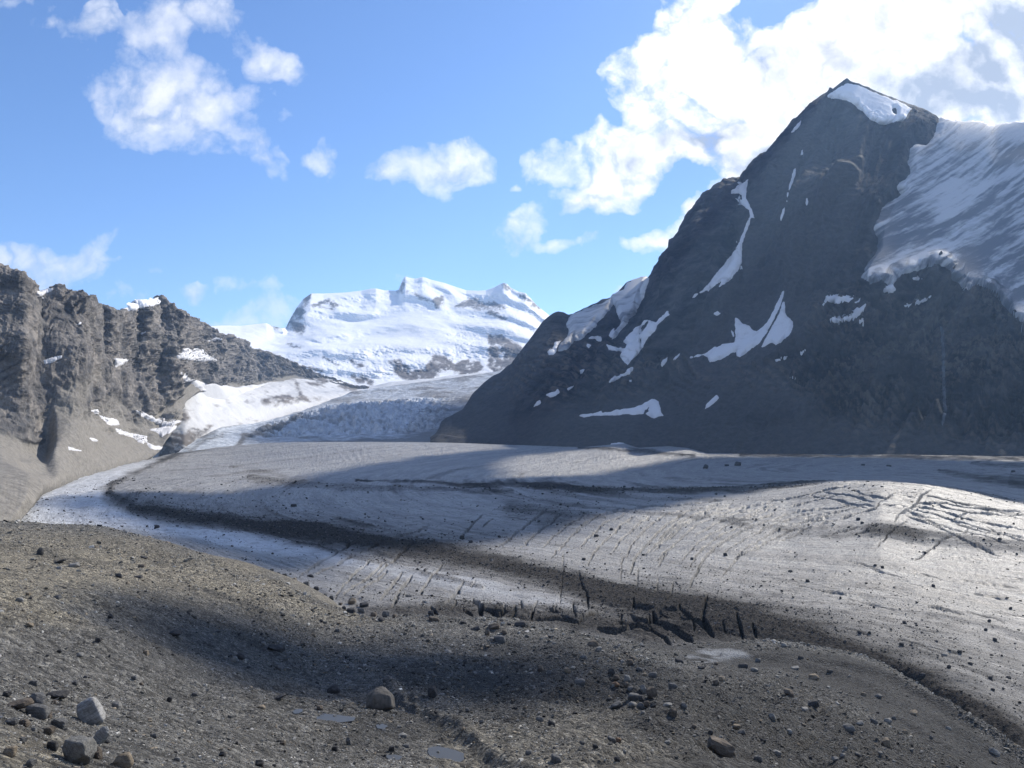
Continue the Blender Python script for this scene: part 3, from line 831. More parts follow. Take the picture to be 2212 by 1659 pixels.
# crevasses
W = lambda w, *p: [(x, y, w) for x, y in p]
CREV = [
    W(2.6, (648, 1244), (673, 1224), (713, 1204), (753, 1182), (775, 1177)), W(2.8, (678, 1240), (723, 1222), (743, 1210), (768, 1200)), W(2, (780, 1187), (798, 1180)),
    W(2.8, (795, 1192), (828, 1174), (853, 1162), (888, 1150), (928, 1134)), W(2.8, (815, 1240), (840, 1220), (863, 1200), (886, 1183), (910, 1168)), W(2.4, (725, 1288), (748, 1260), (761, 1242), (800, 1213)),
    W(3, (743, 1285), (778, 1260), (800, 1243), (835, 1212)), W(4, (773, 1287), (793, 1267), (818, 1250), (836, 1235)), W(4, (823, 1295), (841, 1277), (868, 1237)), W(4.5, (848, 1310), (863, 1280), (891, 1244)),
    W(3.2, (905, 1290), (912, 1277), (933, 1247), (955, 1222)), W(4, (960, 1308), (968, 1302), (988, 1282), (1001, 1262)), W(3, (1018, 1274), (1021, 1268), (1026, 1255)), W(2.2, (993, 1157), (1013, 1142), (1041, 1112)), W(1.8, (1043, 1137), (1066, 1119)),
    W(2.2, (1070, 1185), (1106, 1160), (1141, 1132), (1186, 1100)), W(1.3, (1217, 1194), (1216, 1247), (1211, 1292), (1209, 1312)), W(3.2, (1248, 1228), (1256, 1267), (1268, 1290), (1271, 1316)), W(1.4, (1344, 1202), (1341, 1255)),
    W(2.6, (1362, 1238), (1371, 1205), (1406, 1165), (1438, 1135), (1481, 1107), (1556, 1089)), W(2.2, (1379, 1225), (1376, 1260), (1380, 1286)), W(2.6, (1422, 1248), (1418, 1280), (1408, 1299)), W(2.6, (1455, 1256), (1448, 1292), (1431, 1321)),
    W(3, (1490, 1268), (1516, 1214), (1544, 1184), (1604, 1147), (1659, 1122)), W(2.6, (1438, 1167), (1476, 1137), (1511, 1120), (1606, 1097), (1659, 1089)), W(2.2, (1323, 1110), (1381, 1095), (1456, 1092), (1520, 1086), (1560, 1081)), W(2.4, (1529, 1284), (1521, 1320)),
    W(2.10, (1659, 1085), (1719, 1073), (1752, 1067), (1779, 1057), (1834, 1048)), W(1.50, (1659, 1122), (1722, 1107), (1772, 1100), (1854, 1091)), W(2.10, (1689, 1167), (1742, 1142), (1799, 1127), (1844, 1112), (1892, 1097), (1899, 1085), (1934, 1065)),
    W(1.80, (1752, 1071), (1809, 1082), (1854, 1090), (1887, 1093)), W(1.95, (1779, 1062), (1834, 1072), (1892, 1085)), W(3.00, (1933, 1127), (1941, 1110), (1966, 1097), (1982, 1087), (1992, 1070), (2009, 1060)), W(1.80, (1896, 1104), (1939, 1110)),
    W(1.65, (1909, 1090), (1946, 1092), (1966, 1097)), W(1.50, (1934, 1070), (1976, 1076)), W(2.70, (1954, 1112), (1992, 1127), (2029, 1140), (2064, 1160), (2109, 1182), (2147, 1197)), W(1.95, (1969, 1100), (2019, 1111), (2059, 1122), (2109, 1137), (2159, 1152), (2240, 1182)),
    W(1.95, (1984, 1093), (2034, 1103), (2079, 1117), (2147, 1132), (2240, 1148)), W(1.80, (1982, 1088), (2044, 1088), (2097, 1097), (2159, 1101), (2240, 1108)), W(1.50, (1996, 1072), (2040, 1080), (2100, 1092)), W(1.65, (2082, 1106), (2159, 1114), (2240, 1126)), W(1.50, (1896, 1182), (1917, 1157), (1937, 1140), (1959, 1124)),
    W(1.80, (1976, 1212), (2002, 1192), (2034, 1170), (2084, 1152), (2094, 1140)), W(1.80, (2059, 1122), (2074, 1112), (2094, 1107)),
    W(6, (1113, 1312), (1116, 1324), (1106, 1338)), W(5, (1160, 1300), (1149, 1327), (1148, 1345)), W(4, (1201, 1307), (1198, 1330)), W(4, (1238, 1304), (1243, 1337)), W(5, (1151, 1346), (1206, 1341), (1251, 1348)), W(8, (1251, 1349), (1266, 1337), (1286, 1319)),
    W(6, (1271, 1339), (1293, 1328), (1331, 1325), (1364, 1332), (1371, 1342), (1411, 1350)), W(5, (1291, 1360), (1326, 1367), (1371, 1362), (1406, 1367), (1434, 1379), (1449, 1391)), W(8, (1411, 1327), (1416, 1347), (1456, 1364), (1496, 1386)),
    W(5, (1368, 1304), (1369, 1317), (1411, 1322)), W(6, (1468, 1312), (1468, 1324), (1491, 1342), (1543, 1379)), W(4, (1418, 1325), (1466, 1328)), W(6, (1528, 1289), (1521, 1319), (1518, 1349), (1536, 1367)), W(5, (1591, 1337), (1596, 1354), (1604, 1386)),
    W(5, (1626, 1362), (1634, 1386)), W(5, (985, 1305), (975, 1324)), W(9, (1022, 1297), (1038, 1312), (1040, 1336)), W(8, (1040, 1318), (1062, 1326), (1078, 1338)), W(5, (1090, 1305), (1091, 1324), (1076, 1341)), W(5, (866, 1285), (888, 1290)), W(4, (845, 1312), (862, 1294)),
    W(5, (1000, 1325), (1020, 1334)), W(5, (930, 1318), (945, 1332)), W(2, (1560, 1240), (1600, 1200), (1640, 1180)), W(2, (1240, 1150), (1290, 1118), (1340, 1100)), W(2, (1420, 1212), (1440, 1190), (1470, 1165)),
    W(5, (1325, 1345), (1350, 1352), (1400, 1356)), W(4, (1344, 1327), (1341, 1345)), W(4, (1560, 1350), (1566, 1372)), W(4, (1497, 1348), (1500, 1368)),
]
def between(a, b, t, w):
    n_ = 9
    A_, B_ = [np.stack([np.interp(np.linspace(0, 1, n_), np.linspace(0, 1, len(q)), [p[i] for p in q]) for i in (0, 1)], -1) for q in (a, b)]
    return [(float(x), float(y), w) for x, y in A_ * (1 - t) + B_ * t]
c19 = [(1362, 1238), (1371, 1205), (1406, 1165), (1438, 1135), (1481, 1107), (1556, 1089)]
c24 = [(1400, 1215), (1438, 1167), (1476, 1137), (1511, 1120), (1606, 1097), (1659, 1089)]
c23 = [(1493, 1260), (1516, 1214), (1544, 1184), (1604, 1147), (1659, 1122), (1721, 1107)]
c15 = [(1070, 1185), (1106, 1160), (1141, 1132), (1186, 1100)]
a3_ = [(1640, 1200), (1689, 1167), (1742, 1142), (1799, 1127), (1844, 1112)]
rc = np.random.default_rng(77)
for A_, B_, ts in ((c15, c19, (.15, .3, .42, .55, .68, .8, .9)), (c19, c24, (.3, .55, .8)), (c24, c23, (.2, .4, .6, .8)), (c23, a3_, (.25, .5, .75))):
    for t in ts:
        L_ = between(A_, B_, t, 1.5 + rc.uniform(-.3, .5))
        i0, i1 = sorted(rc.choice(9, 2, replace=False))
        if i1 - i0 < 3: i0, i1 = 1, 7
        CREV.append([(x + rc.normal(0, 2), y + rc.normal(0, 1.5), w) for x, y, w in L_[i0:i1 + 1]])
for x0_, y0_, x1_, y1_ in ((1790, 1078, 1930, 1100), (1830, 1062, 1960, 1082), (2000, 1078, 2160, 1108), (2020, 1118, 2170, 1160), (2060, 1140, 2200, 1185), (1960, 1104, 2080, 1150), (1930, 1092, 2050, 1128), (2100, 1096, 2240, 1118), (1700, 1130, 1850, 1094), (1730, 1110, 1900, 1076), (1680, 1100, 1820, 1066), (1660, 1150, 1760, 1120), (1760, 1160, 1880, 1128), (1840, 1150, 1910, 1124), (2120, 1128, 2230, 1160), (2090, 1165, 2190, 1215)):
    for _k in range(1):
        q0 = rc.uniform(0, .25); q1 = rc.uniform(.6, 1)
        sh = rc.normal(0, 4)
        CREV.append([(x0_ + (x1_ - x0_) * t + rc.normal(0, 2), y0_ + (y1_ - y0_) * t + sh + 5 * math.sin(t * 3) + rc.normal(0, 1), rc.uniform(1.1, 2.0)) for t in np.linspace(q0, q1, 5)])
for _ in range(24):                          # short cracks in the broken rim
    x = rc.uniform(840, 1640); y = float(np.interp(x, [840, 1000, 1200, 1400, 1640], [1306, 1312, 1330, 1352, 1370])) + rc.uniform(-30, 16)
    l = rc.uniform(20, 42); a_ = rc.choice([rc.normal(1.95, .25), rc.normal(.35, .25)], p=[.12, .88])
    CREV.append([(x - l / 2 * math.cos(a_), y - l / 2 * math.sin(a_) * .8, rc.uniform(2.6, 4.6)), (x + rc.normal(0, 3), y, 4), (x + l / 2 * math.cos(a_), y + l / 2 * math.sin(a_) * .8, rc.uniform(2.2, 4.2))])
for _ in range(22):                          # thin melt cracks along the flow on the near ice
    x = rc.uniform(1500, 2200); y = rc.uniform(1190, 1420); l = rc.uniform(40, 120)
    CREV.append([(x, y, .7), (x + l * .5, y + l * .11 + rc.normal(0, 2), .9), (x + l, y + l * .24, .7)])
crev = np.zeros(d.shape)
jig = 2.2 * fbm(flat, 5.0, 3, seed=27)
for line in CREV:
    a = np.array(line)
    m = (px > a[:, 0].min() - 16) & (px < a[:, 0].max() + 16) & (py > a[:, 1].min() - 16) & (py < a[:, 1].max() + 16)
    if not m.any(): continue
    x, y = px[m], py[m] + jig[m]
    s, w = seg_dist(x + jig[m], y, line)
    e0 = np.hypot(x - a[0, 0], y - a[0, 1]); e1 = np.hypot(x - a[-1, 0], y - a[-1, 1])
    w = w * (0.35 + 0.65 * np.minimum(sstep(e0, 0, 14), sstep(e1, 0, 14)))
    depth = sstep(s, w * 0.70 + 0.6, w * 0.38) * (4.0 + 2.9 * w) * (1 + 0.5 * sstep(y, 1250, 1320))
    if w.max() < 4 and abs(a[-1, 0] - a[0, 0]) < 0.5 * abs(a[-1, 1] - a[0, 1]): depth = depth * 0.45
    crev[m] = np.maximum(crev[m], depth)
g[..., 2] -= crev * np.minimum(d, 600) / F * vis
glacier = grid_obj('glacier', g, M_ICE, {'flow': ('FLOAT_VECTOR', flow), 'dirt': ('FLOAT', np.clip(dirt, 0, 1.2)), 'clean': ('FLOAT', clean), 'crev': ('FLOAT', np.clip(crev / 30, 0, 1))})
set_props(glacier, 'broad dirty grey glacier tongue curving across the valley floor', 'glacier', 'structure')
ICE = g
I_PX, I_PY = proj(g)
ice_at = lambda px, py: on_grid(ICE, I_PX, I_PY, px, py, 8)

# ---------------------------------------------------------------- icefall and upper glacier
xs = np.arange(330, 1161, 1.4)
crest = L((330, 996, 1440), (380, 981, 1560), (430, 946, 1800), (470, 926, 1900), (520, 918, 2050), (553, 915, 2150), (600, 903, 2350), (658, 886, 2600), (708, 869, 2800), (760, 848, 3000), (828, 837, 3150), (928, 826, 3350), (1028, 814, 3550), (1100, 803, 3650), (1160, 795, 3700))
curves = [
    L((330, 1010, 1350), (380, 992, 1500), (470, 978, 1600), (560, 968, 1720), (720, 962, 1800), (940, 964, 1800), (1010, 966, 1780), (1160, 970, 1750)),
    L((330, 1003, 1400), (380, 987, 1530), (430, 970, 1640), (470, 963, 1690), (560, 954, 1830), (720, 951, 1900), (860, 950, 1900), (940, 950, 1900), (1000, 952, 1890), (1160, 955, 1880)),
    L((330, 1000, 1410), (380, 985, 1540), (430, 962, 1690), (470, 951, 1750), (560, 941, 1900), (720, 932, 2060), (860, 926, 2080), (940, 920, 2120), (1000, 915, 2150), (1160, 905, 2200)),
    L((330, 998, 1425), (380, 983, 1550), (430, 953, 1745), (470, 938, 1820), (560, 925, 2010), (640, 900, 2330), (713, 882, 2450), (800, 874, 2500), (880, 873, 2520), (978, 868, 2560), (1040, 858, 2600), (1160, 850, 2650)),
    L((330, 997, 1432), (380, 982, 1555), (430, 949, 1775), (470, 931, 1870), (553, 918, 2090), (640, 892, 2480), (713, 872, 2680), (800, 862, 2800), (900, 854, 2850), (978, 845, 2900), (1040, 835, 2950), (1160, 820, 3000)),
    crest, crest + np.array([0, 45, -12.0]), crest + np.array([0, 140, -90.0])]
curves = [smooth1(c.T.copy(), 12).T for c in curves]
g, vv = loft(curves, [8, 22, 46, 22, 40, 6, 5])
flat = g * [1, 1, 0]
px, py = proj(g)
d = g[..., 1]
VV = np.broadcast_to(vv[:, None], d.shape)
mid = sstep(VV, 1.5, 2.1) * sstep(VV, 3.9, 3.1) * sstep(px, 500, 600) * sstep(px, 1010, 900)
wx = flat[..., 0] / 30.0 + 0.5 * fbm(flat, 70, 2, seed=31)
wy = g[..., 2] / 12.0 + flat[..., 1] / 85.0 + 0.6 * fbm(flat, 60, 3, seed=32)
v1, f1, e1 = worley(wx, wy, 1)
v2, f2, e2 = worley(wx * 2.3, wy * 2.1, 2)
ser = v1 * 9 - sstep(e1, 0.35, 0.0) * 9 + v2 * 3.0 - sstep(e2, 0.3, 0) * 3 + fbm(g, 45, 4, .6, seed=36) * 9
stre = fbm(np.stack([px * 0.25 + py * 1.0, py * 2.2 - px * 0.10, 0 * px], -1), 16, 5, 0.6, seed=33)
nn = normals(g); nn *= np.where(nn[..., 2:3] < 0, -1, 1)
g += nn * (ser * mid + (1 - mid) * (stre * 3.0 + fbm(flat, 60, 4, seed=34) * 4) * sstep(VV, 0.8, 1.2) * sstep(VV, 5.0, 4.7))[..., None]
tongue = area(px, py, [[(380, 990), (420, 960), (450, 940), (500, 920), (553, 912), (610, 900), (560, 925), (525, 945), (515, 962), (470, 972)]], 6)
dirt = 0.22 + 0.3 * sstep(stre, 0.0, 0.5) + 0.25 * (1 - mid) * (1 - tongue)
line, w = seg_dist(px, py, [(512, 965, 6), (528, 940, 6), (570, 930, 8), (610, 920, 8), (650, 900, 5)])
dirt += 0.6 * np.exp(-(line / w) ** 2) + 0.35 * np.exp(-(seg_dist(px, py, [(400, 985), (440, 952), (480, 940)])[0] / 5) ** 2)
dirt += 0.35 * area(px, py, [[(560, 962), (700, 950), (880, 948), (960, 920), (1100, 930), (1100, 970)]], 8, stre * 6) + 0.25 * area(px, py, [[(860, 950), (900, 890), (960, 850), (1060, 840), (1060, 900), (960, 960)]], 14, stre * 14)
icefall = grid_obj('icefall', g, M_SERAC, {'dirt': ('FLOAT', np.clip(dirt, 0, 1))})
set_props(icefall, 'blue grey icefall of broken seracs above the glacier tongue', 'icefall', 'structure')

# ---------------------------------------------------------------- snow basin behind the icefall
xs = np.arange(330, 1061, 1.6)
curves = [
    L((330, 1012, 1730), (400, 990, 1760), (430, 968, 1830), (470, 945, 1920), (553, 935, 2170), (658, 905, 2620), (760, 868, 3020), (828, 856, 3170), (1060, 836, 3560)),
    L((330, 960, 1770), (370, 945, 1790), (400, 928, 1820), (430, 915, 1880), (470, 905, 1980), (500, 900, 2060), (553, 898, 2220), (600, 884, 2420), (658, 870, 2680), (760, 846, 3080), (828, 838, 3250), (1060, 822, 3650)),
    L((330, 930, 1800), (370, 915, 1820), (400, 897, 1860), (430, 884, 1930), (470, 872, 2080), (500, 866, 2200), (560, 858, 2480), (640, 842, 2900), (760, 842, 3250), (828, 836, 3330), (1060, 815, 3700)),
    L((330, 890, 1830), (370, 880, 1860), (400, 864, 1910), (430, 840, 1995), (480, 844, 2240), (560, 833, 2810), (640, 819, 3160), (700, 823, 3280), (773, 843, 3370), (828, 832, 3450), (1060, 806, 3800)),
]
curves.append(curves[-1] + np.array([0, 150, 10.0])); curves.append(curves[-1] + np.array([0, 100, -80.0]))
curves = [smooth1(c.T.copy(), 10).T for c in curves]
g, vv = loft(curves, [26, 30, 34, 6, 4])
px, py = proj(g); flat = g * [1, 1, 0]
g[..., 2] += fbm(g, 160, 5, 0.55, seed=41) * 10 + fbm(g, 30, 4, 0.6, seed=42) * 2.5
stre = fbm(np.stack([px + py * .3, py * 2.6 - px * .6, 0 * px], -1), 20, 5, .65, seed=43)
rock = area(px, py, [[(400, 985), (350, 1000), (330, 960), (360, 940), (425, 925), (458, 917), (432, 950), (415, 970)], [(350, 905), (400, 880), (410, 905), (370, 925)], [(565, 866), (620, 852), (690, 860), (640, 870), (590, 876)],
                     [(655, 826), (680, 814), (705, 818), (710, 826), (690, 832), (665, 834)], [(728, 832), (745, 828), (775, 835), (770, 842), (742, 842)], [(628, 800), (634, 800), (652, 852), (646, 855)]], 5, stre * 10)
rock = np.maximum(rock * sstep(stre, -0.5, 0.1), 0.55 * sstep(stre, 0.12, 0.5) * sstep(fbm(np.stack([px, py * 2, 0 * px], -1), 60, 3, seed=44), -.3, .3))
basin = grid_obj('snow_basin', g, M_BASIN, {'rock': ('FLOAT', rock)})
set_props(basin, 'white snow basin with dirty streaks below the cliffs', 'snowfield', 'structure')

# ---------------------------------------------------------------- cliff mountain on the left
xs = np.arange(-700, 881, 1.5)
SKY_L = [(-700, 480), (-300, 520), (-100, 560), (0, 577), (20, 587), (55, 602), (72, 610), (77, 628), (80, 640), (100, 634), (118, 624), (130, 617), (150, 625), (170, 635), (203, 641), (205, 656), (230, 664), (252, 674),
         (290, 669), (325, 660), (339, 652), (341, 648), (352, 648), (357, 656), (375, 667), (400, 685), (425, 696), (445, 706), (470, 717), (500, 731), (530, 746), (553, 756), (593, 769), (635, 793), (673, 804), (708, 817), (773, 837), (880, 850)]
DEP = [(-700, 560), (-100, 815), (0, 850), (52, 858), (62, 872), (76, 908), (82, 925), (150, 962), (186, 985), (194, 1010), (212, 1140), (217, 1195), (243, 1205), (252, 1240), (287, 1420), (292, 1440), (318, 1448), (335, 1560), (340, 1585), (372, 1600), (398, 1680), (415, 2000), (445, 2250), (486, 2400), (497, 2650), (520, 2750), (545, 2880), (556, 3000), (590, 3080), (605, 3180), (640, 3280), (660, 3340), (773, 3480), (880, 3600)]
def clf(fac, ys, sm):
    dd = np.interp(xs, [a for a, _ in DEP], [b for _, b in DEP])
    dd = smooth1(dd[None].copy(), sm)[0] * fac
    return P(xs, np.interp(xs, [a for a, _ in ys], [b for _, b in ys]), dd)
sky_l = clf(1.0, SKY_L, 1)
foot = clf(0.93, [(-700, 900), (-100, 890), (0, 900), (60, 940), (100, 955), (120, 900), (160, 885), (200, 890), (250, 900), (300, 905), (340, 900), (380, 870), (395, 845), (410, 828), (430, 834), (480, 838), (560, 828), (600, 818), (640, 810), (700, 824), (773, 840), (880, 854)], 200)
midc = 0.5 * (foot + sky_l)
c2 = 0.25 * foot + 0.75 * sky_l
_m = clf(0.955, SKY_L, 4); midc = midc * (_m[:, 1:2] / midc[:, 1:2])
_m = clf(0.98, SKY_L, 2); c2 = c2 * (_m[:, 1:2] / c2[:, 1:2])
_b = L((-700, 1190, 230), (-100, 1160, 262), (0, 1150, 285), (38, 1138, 310), (52, 1100, 455), (70, 1082, 540), (100, 1064, 640), (160, 1037, 800), (250, 1011, 980), (310, 996, 1180), (345, 975, 1280), (365, 940, 1370), (385, 900, 1480), (405, 862, 1700), (430, 843, 1980), (480, 846, 2230), (560, 836, 2800), (640, 822, 3150), (773, 846, 3360), (880, 860, 3450))
base = _b
fd = np.maximum(foot[:, 1], base[:, 1] * 1.012); foot = foot * (fd / foot[:, 1])[:, None]
md = np.maximum(midc[:, 1], fd * 1.015); midc = midc * (md / midc[:, 1])[:, None]
c2 = c2 * (np.maximum(c2[:, 1], md * 1.01) / c2[:, 1])[:, None]
talm = 0.5 * (base + foot) + np.array([0, 0, -4.0])
curves = [base + np.array([0, -30, -12.0]), base, talm, foot, midc, c2, sky_l, sky_l * [1.04, 1.04, 1.0] + np.array([0, 0, -8.0]), sky_l * [1.4, 1.4, 0.2] + np.array([0, 0, -20.0])]
curves = [smooth1(c.T.copy(), 14 if i < 4 else 1).T for i, c in enumerate(curves)]
g, vv = loft(curves, [5, 60, 60, 70, 55, 50, 6, 8])
px, py = proj(g)
VV = np.broadcast_to(vv[:, None], px.shape).copy()
d = g[..., 1]
sc_ = np.clip(d / 1100, 0.45, 1.7)
nn = normals(g); nn *= -np.sign(nn[130:200, :, 1].mean())
warpv = VV + 0.4 * fbm(g, 140, 4, seed=51)
cl = sstep(warpv, 2.95, 3.25) * sstep(VV, 6.3, 5.9)
cl = np.maximum(cl, 0.85 * area(px, py, [[(112, 868), (200, 862), (300, 898), (385, 900), (392, 915), (330, 925), (250, 915), (160, 905)], [(230, 930), (300, 925), (345, 940), (300, 950)]], 12, 14 * fbm(g, 40, 4, seed=66)))
cl = np.maximum(cl, area(px, py, [[(-700, 875), (0, 882), (60, 893), (85, 915), (102, 965), (60, 958), (0, 935), (-700, 930)]], 8))
pil = np.stack([px * 1.0 + 0.30 * (py - 760), 0.12 * py, 0 * px], -1)         # buttresses run almost straight down
pil[..., 0] += 14 * fbm(g, 170, 3, seed=52)
but = fbm(pil, 62, 4, 0.55, ridged=True, seed=53)
but2 = fbm(pil, 21, 3, 0.55, ridged=True, seed=54)
pil[..., 0] += 26 * fbm(g, 75, 4, 0.6, seed=63)
but = fbm(pil, 70, 4, 0.6, ridged=True, seed=53); but2 = fbm(pil, 24, 4, 0.6, ridged=True, seed=54)
disp = cl * sc_ * (but * 6 * sstep(VV, 3.2, 4.0) + but2 * 3.5 + fbm(g, 150, 5, 0.6, seed=55) * 30 * np.clip(sc_, .5, 1.2) + fbm(g, 30, 5, .62, ridged=True, seed=64) * 9)
led = g[..., 2] / (13.0 * sc_) - px * 0.02 + 2.6 * fbm(g, 130, 5, .6, seed=56)
disp += cl * sc_ * 7.5 * ((led % 1.0) ** 3 - 0.3) * sstep(fbm(g, 80, 3, seed=65), -0.25, 0.3)
disp += (1 - cl) * sc_ * (fbm(g, 55, 4, seed=58) * 3.0 + fbm(pil, 34, 4, .6, seed=59) * 1.6)
hz = nn * [1, 1, 0.35]; hz /= np.linalg.norm(hz, axis=-1, keepdims=True) + 1e-9
hz = hz * 0.5 + np.array([0.45, -0.75, 0]) * 0.5
g += (nn * (1 - cl)[..., None] + hz * cl[..., None]) * (disp * sstep(VV, 0.4, 1.2) * sstep(VV, 7.5, 6.5))[..., None]
g[..., 2] += 2.2 * sc_ * fbm(g, 12, 3, .6, seed=60) * sstep(VV, 5.0, 6.0) * sstep(VV, 7.0, 6.4)
scree = 1 - cl * sstep(warpv, 2.9, 3.3)
scree = np.maximum(scree, area(px, py, [[(90, 920), (150, 830), (215, 800), (190, 860), (160, 905)], [(180, 905), (250, 850), (300, 880), (260, 915)]], 10, fbm(g, 50, 4, seed=61) * 14) * 0.8)
scree *= 1 - area(px, py, [[(-700, 878), (0, 884), (60, 895), (85, 918), (102, 965), (60, 955), (0, 932), (-700, 930)]], 5, 8 * fbm(g, 20, 3, seed=62))
cliff = grid_obj('cliff_mountain', g, M_CLIFF, {'scree': ('FLOAT', scree)})
set_props(cliff, 'brown grey cliffs with vertical buttresses above pale scree slopes', 'mountain', 'structure')
CLIFF = g
C_XY = proj(g)
register(g, 5 + 60 + 60 + 70 + 55 + 50 + 2)

# ---------------------------------------------------------------- far snow mountain
xs = np.arange(400, 1301, 1.4)
sky_f = L((400, 708, 4600), (450, 705, 4700), (480, 703, 4800), (520, 704, 4900), (553, 700, 5000), (575, 698, 5050), (590, 705, 5050), (610, 709, 5050), (618, 707, 5200), (626, 690, 5500), (640, 666, 5700), (655, 646, 5800), (672, 634, 5900), (700, 634, 6000), (745, 632, 6100), (780, 628, 6200), (800, 624, 6200), (812, 623, 6200), (830, 627, 6250), (855, 628, 6300), (861, 626, 6350),
          (865, 616, 6400), (870, 604, 6420), (875, 597, 6450), (885, 600, 6450), (895, 602, 6450), (903, 601, 6450), (912, 598, 6450), (920, 600, 6450), (930, 604, 6450), (960, 611, 6450), (985, 620, 6450), (1007, 627, 6450), (1030, 628, 6400), (1050, 627, 6400), (1065, 622, 6350), (1078, 615, 6350), (1087, 611, 6300), (1095, 613, 6300), (1104, 622, 6300), (1120, 630, 6250), (1135, 633, 6200), (1145, 643, 6200), (1160, 660, 6200), (1180, 676, 6200), (1200, 692, 6200), (1300, 750, 6200))
base = L((400, 850, 3450), (620, 850, 3500), (760, 852, 3450), (850, 842, 3550), (1000, 834, 3700), (1100, 822, 3800), (1300, 810, 3900))
k = 7
rows_t = np.linspace(0, 1, 300)
bx, by = proj(base); tx, ty = proj(sky_f)
T = rows_t[:, None]
PXg = np.broadcast_to(xs, (300, len(xs)))
def wide(v, r):
    v = np.pad(v, r, mode='edge')
    return np.convolve(v, np.hanning(2 * r + 1) / np.hanning(2 * r + 1).sum(), 'valid')
kk = sstep(T, 0.72, 1.0)
tys = wide(ty, 70) * (1 - kk) + ty * kk
sdep = wide(sky_f[:, 1], 90) * (1 - kk) + sky_f[:, 1] * kk
PYg = by * (1 - T) + tys * T
q = np.stack([PXg, PYg * 1.7 - PXg * 0.35, 0 * PXg], -1)
warp = 0.16 * fbm(q, 150, 3, 0.5, seed=71) + 0.03 * fbm(q, 26, 4, .6, seed=72)
tilt = 0.0011 * 60 * np.log1p(np.exp((PXg - 860) / 60))
ns = 5.2
tt = (T + warp + tilt) * ns
stair = (np.floor(tt) + sstep(tt - np.floor(tt), 0.34, 1.0)) / ns - warp - tilt
stamp = 0.80 * sstep(PXg, 560, 690) * (0.45 + 0.55 * sstep(fbm(q, 130, 3, seed=78), -0.25, 0.25))
depth_t = np.clip(T * (1 - stamp) + stair * stamp, 0, 1)
D = base[:, 1] * (1 - depth_t) + sdep * depth_t
Dp = np.pad(D, ((0, 0), (41, 40)), mode='edge'); cs_ = np.cumsum(Dp, axis=1); Db = (cs_[:, 81:] - cs_[:, :-81]) / 81
wl = sstep(T, 0.95, 0.6) * 0.8
D = D * (1 - wl) + Db * wl
w_end = sstep(T, 0.93, 1.0)
D = D * (1 - w_end) + (base[:, 1] * (1 - T) + sdep * T) * w_end
g = P(PXg, PYg, D)
back = np.stack([g[-1] * [1.03, 1.03, 1.0] + np.array([0, 0, -40.0]), g[-1] * [1.25, 1.25, .2]])
g = np.concatenate([g, back])
px, py = proj(g)
TT = np.concatenate([np.broadcast_to(T, PYg.shape), np.ones((2, len(xs)))])
front = sstep(TT, 0.99, 0.93)
ruf = fbm(np.stack([px, py * 2.2 - px * .3, 0 * px], -1), 26, 5, 0.6, ridged=True, seed=73)
big = fbm(g, 500, 4, seed=74)
g[..., 1] += front * (big * 60 + ruf * 26 * (0.2 + 0.8 * sstep(px, 560, 680)) * sstep(fbm(g, 420, 3, seed=79), -0.3, 0.3) + fbm(g, 90, 4, .55, seed=75) * 8)
wob = fbm(np.stack([px, py * 1.4, 0 * px], -1), 14, 5, 0.65, seed=76)
RK = [[(612, 708), (622, 690), (640, 664), (655, 645), (673, 633), (668, 655), (658, 672), (652, 695), (660, 706), (650, 722), (632, 712)], [(690, 655), (712, 648), (735, 658), (742, 664), (720, 664)], [(660, 652), (690, 660), (720, 668), (690, 666)],
      [(860, 628), (866, 612), (876, 598), (874, 615), (868, 630)], [(930, 650), (955, 640), (960, 655), (942, 660)], [(985, 660), (1010, 646), (1060, 652), (1100, 662), (1080, 668), (1020, 664)], [(880, 628), (900, 634), (930, 650), (905, 644)],
      [(838, 780), (860, 778), (880, 790), (890, 802), (920, 795), (938, 770), (965, 772), (985, 785), (1010, 775), (1040, 782), (1040, 800), (1000, 815), (975, 802), (940, 812), (915, 830), (880, 826), (855, 808)],
      [(1052, 720), (1080, 725), (1110, 740), (1150, 760), (1150, 810), (1080, 812), (1055, 790), (1056, 750)], [(1082, 612), (1092, 611), (1106, 624), (1098, 626)], [(1120, 634), (1140, 640), (1165, 665), (1150, 662), (1130, 645)], [(1060, 668), (1100, 690), (1090, 692), (1050, 676)],
      [(582, 703), (592, 699), (610, 708), (600, 708)], [(755, 778), (785, 786), (800, 798), (775, 792)], [(760, 812), (790, 812), (812, 828), (800, 832), (770, 824)], [(700, 772), (716, 778), (732, 788), (722, 786)], [(620, 740), (640, 746), (650, 752), (635, 750)], [(590, 768), (620, 775), (635, 790), (610, 784)], [(660, 792), (700, 800), (690, 804)]]
rock = area(px, py, RK, 4, wob * 11) * sstep(wob, -0.55, 0.0)
rock = np.maximum(rock, 0.45 * area(px, py, [[(440, 740), (600, 770), (760, 830), (700, 840), (560, 800)]], 12, wob * 20) * sstep(stre_f := fbm(np.stack([px, py * 3 - px * 1.2, 0 * px], -1), 18, 4, .6, seed=77), 0.1, 0.5))
far = grid_obj('snow_mountain', g, M_SNOW, {'rock': ('FLOAT', rock)})
set_props(far, 'bright snow covered mountain with terraced ice at the valley head', 'mountain', 'structure')

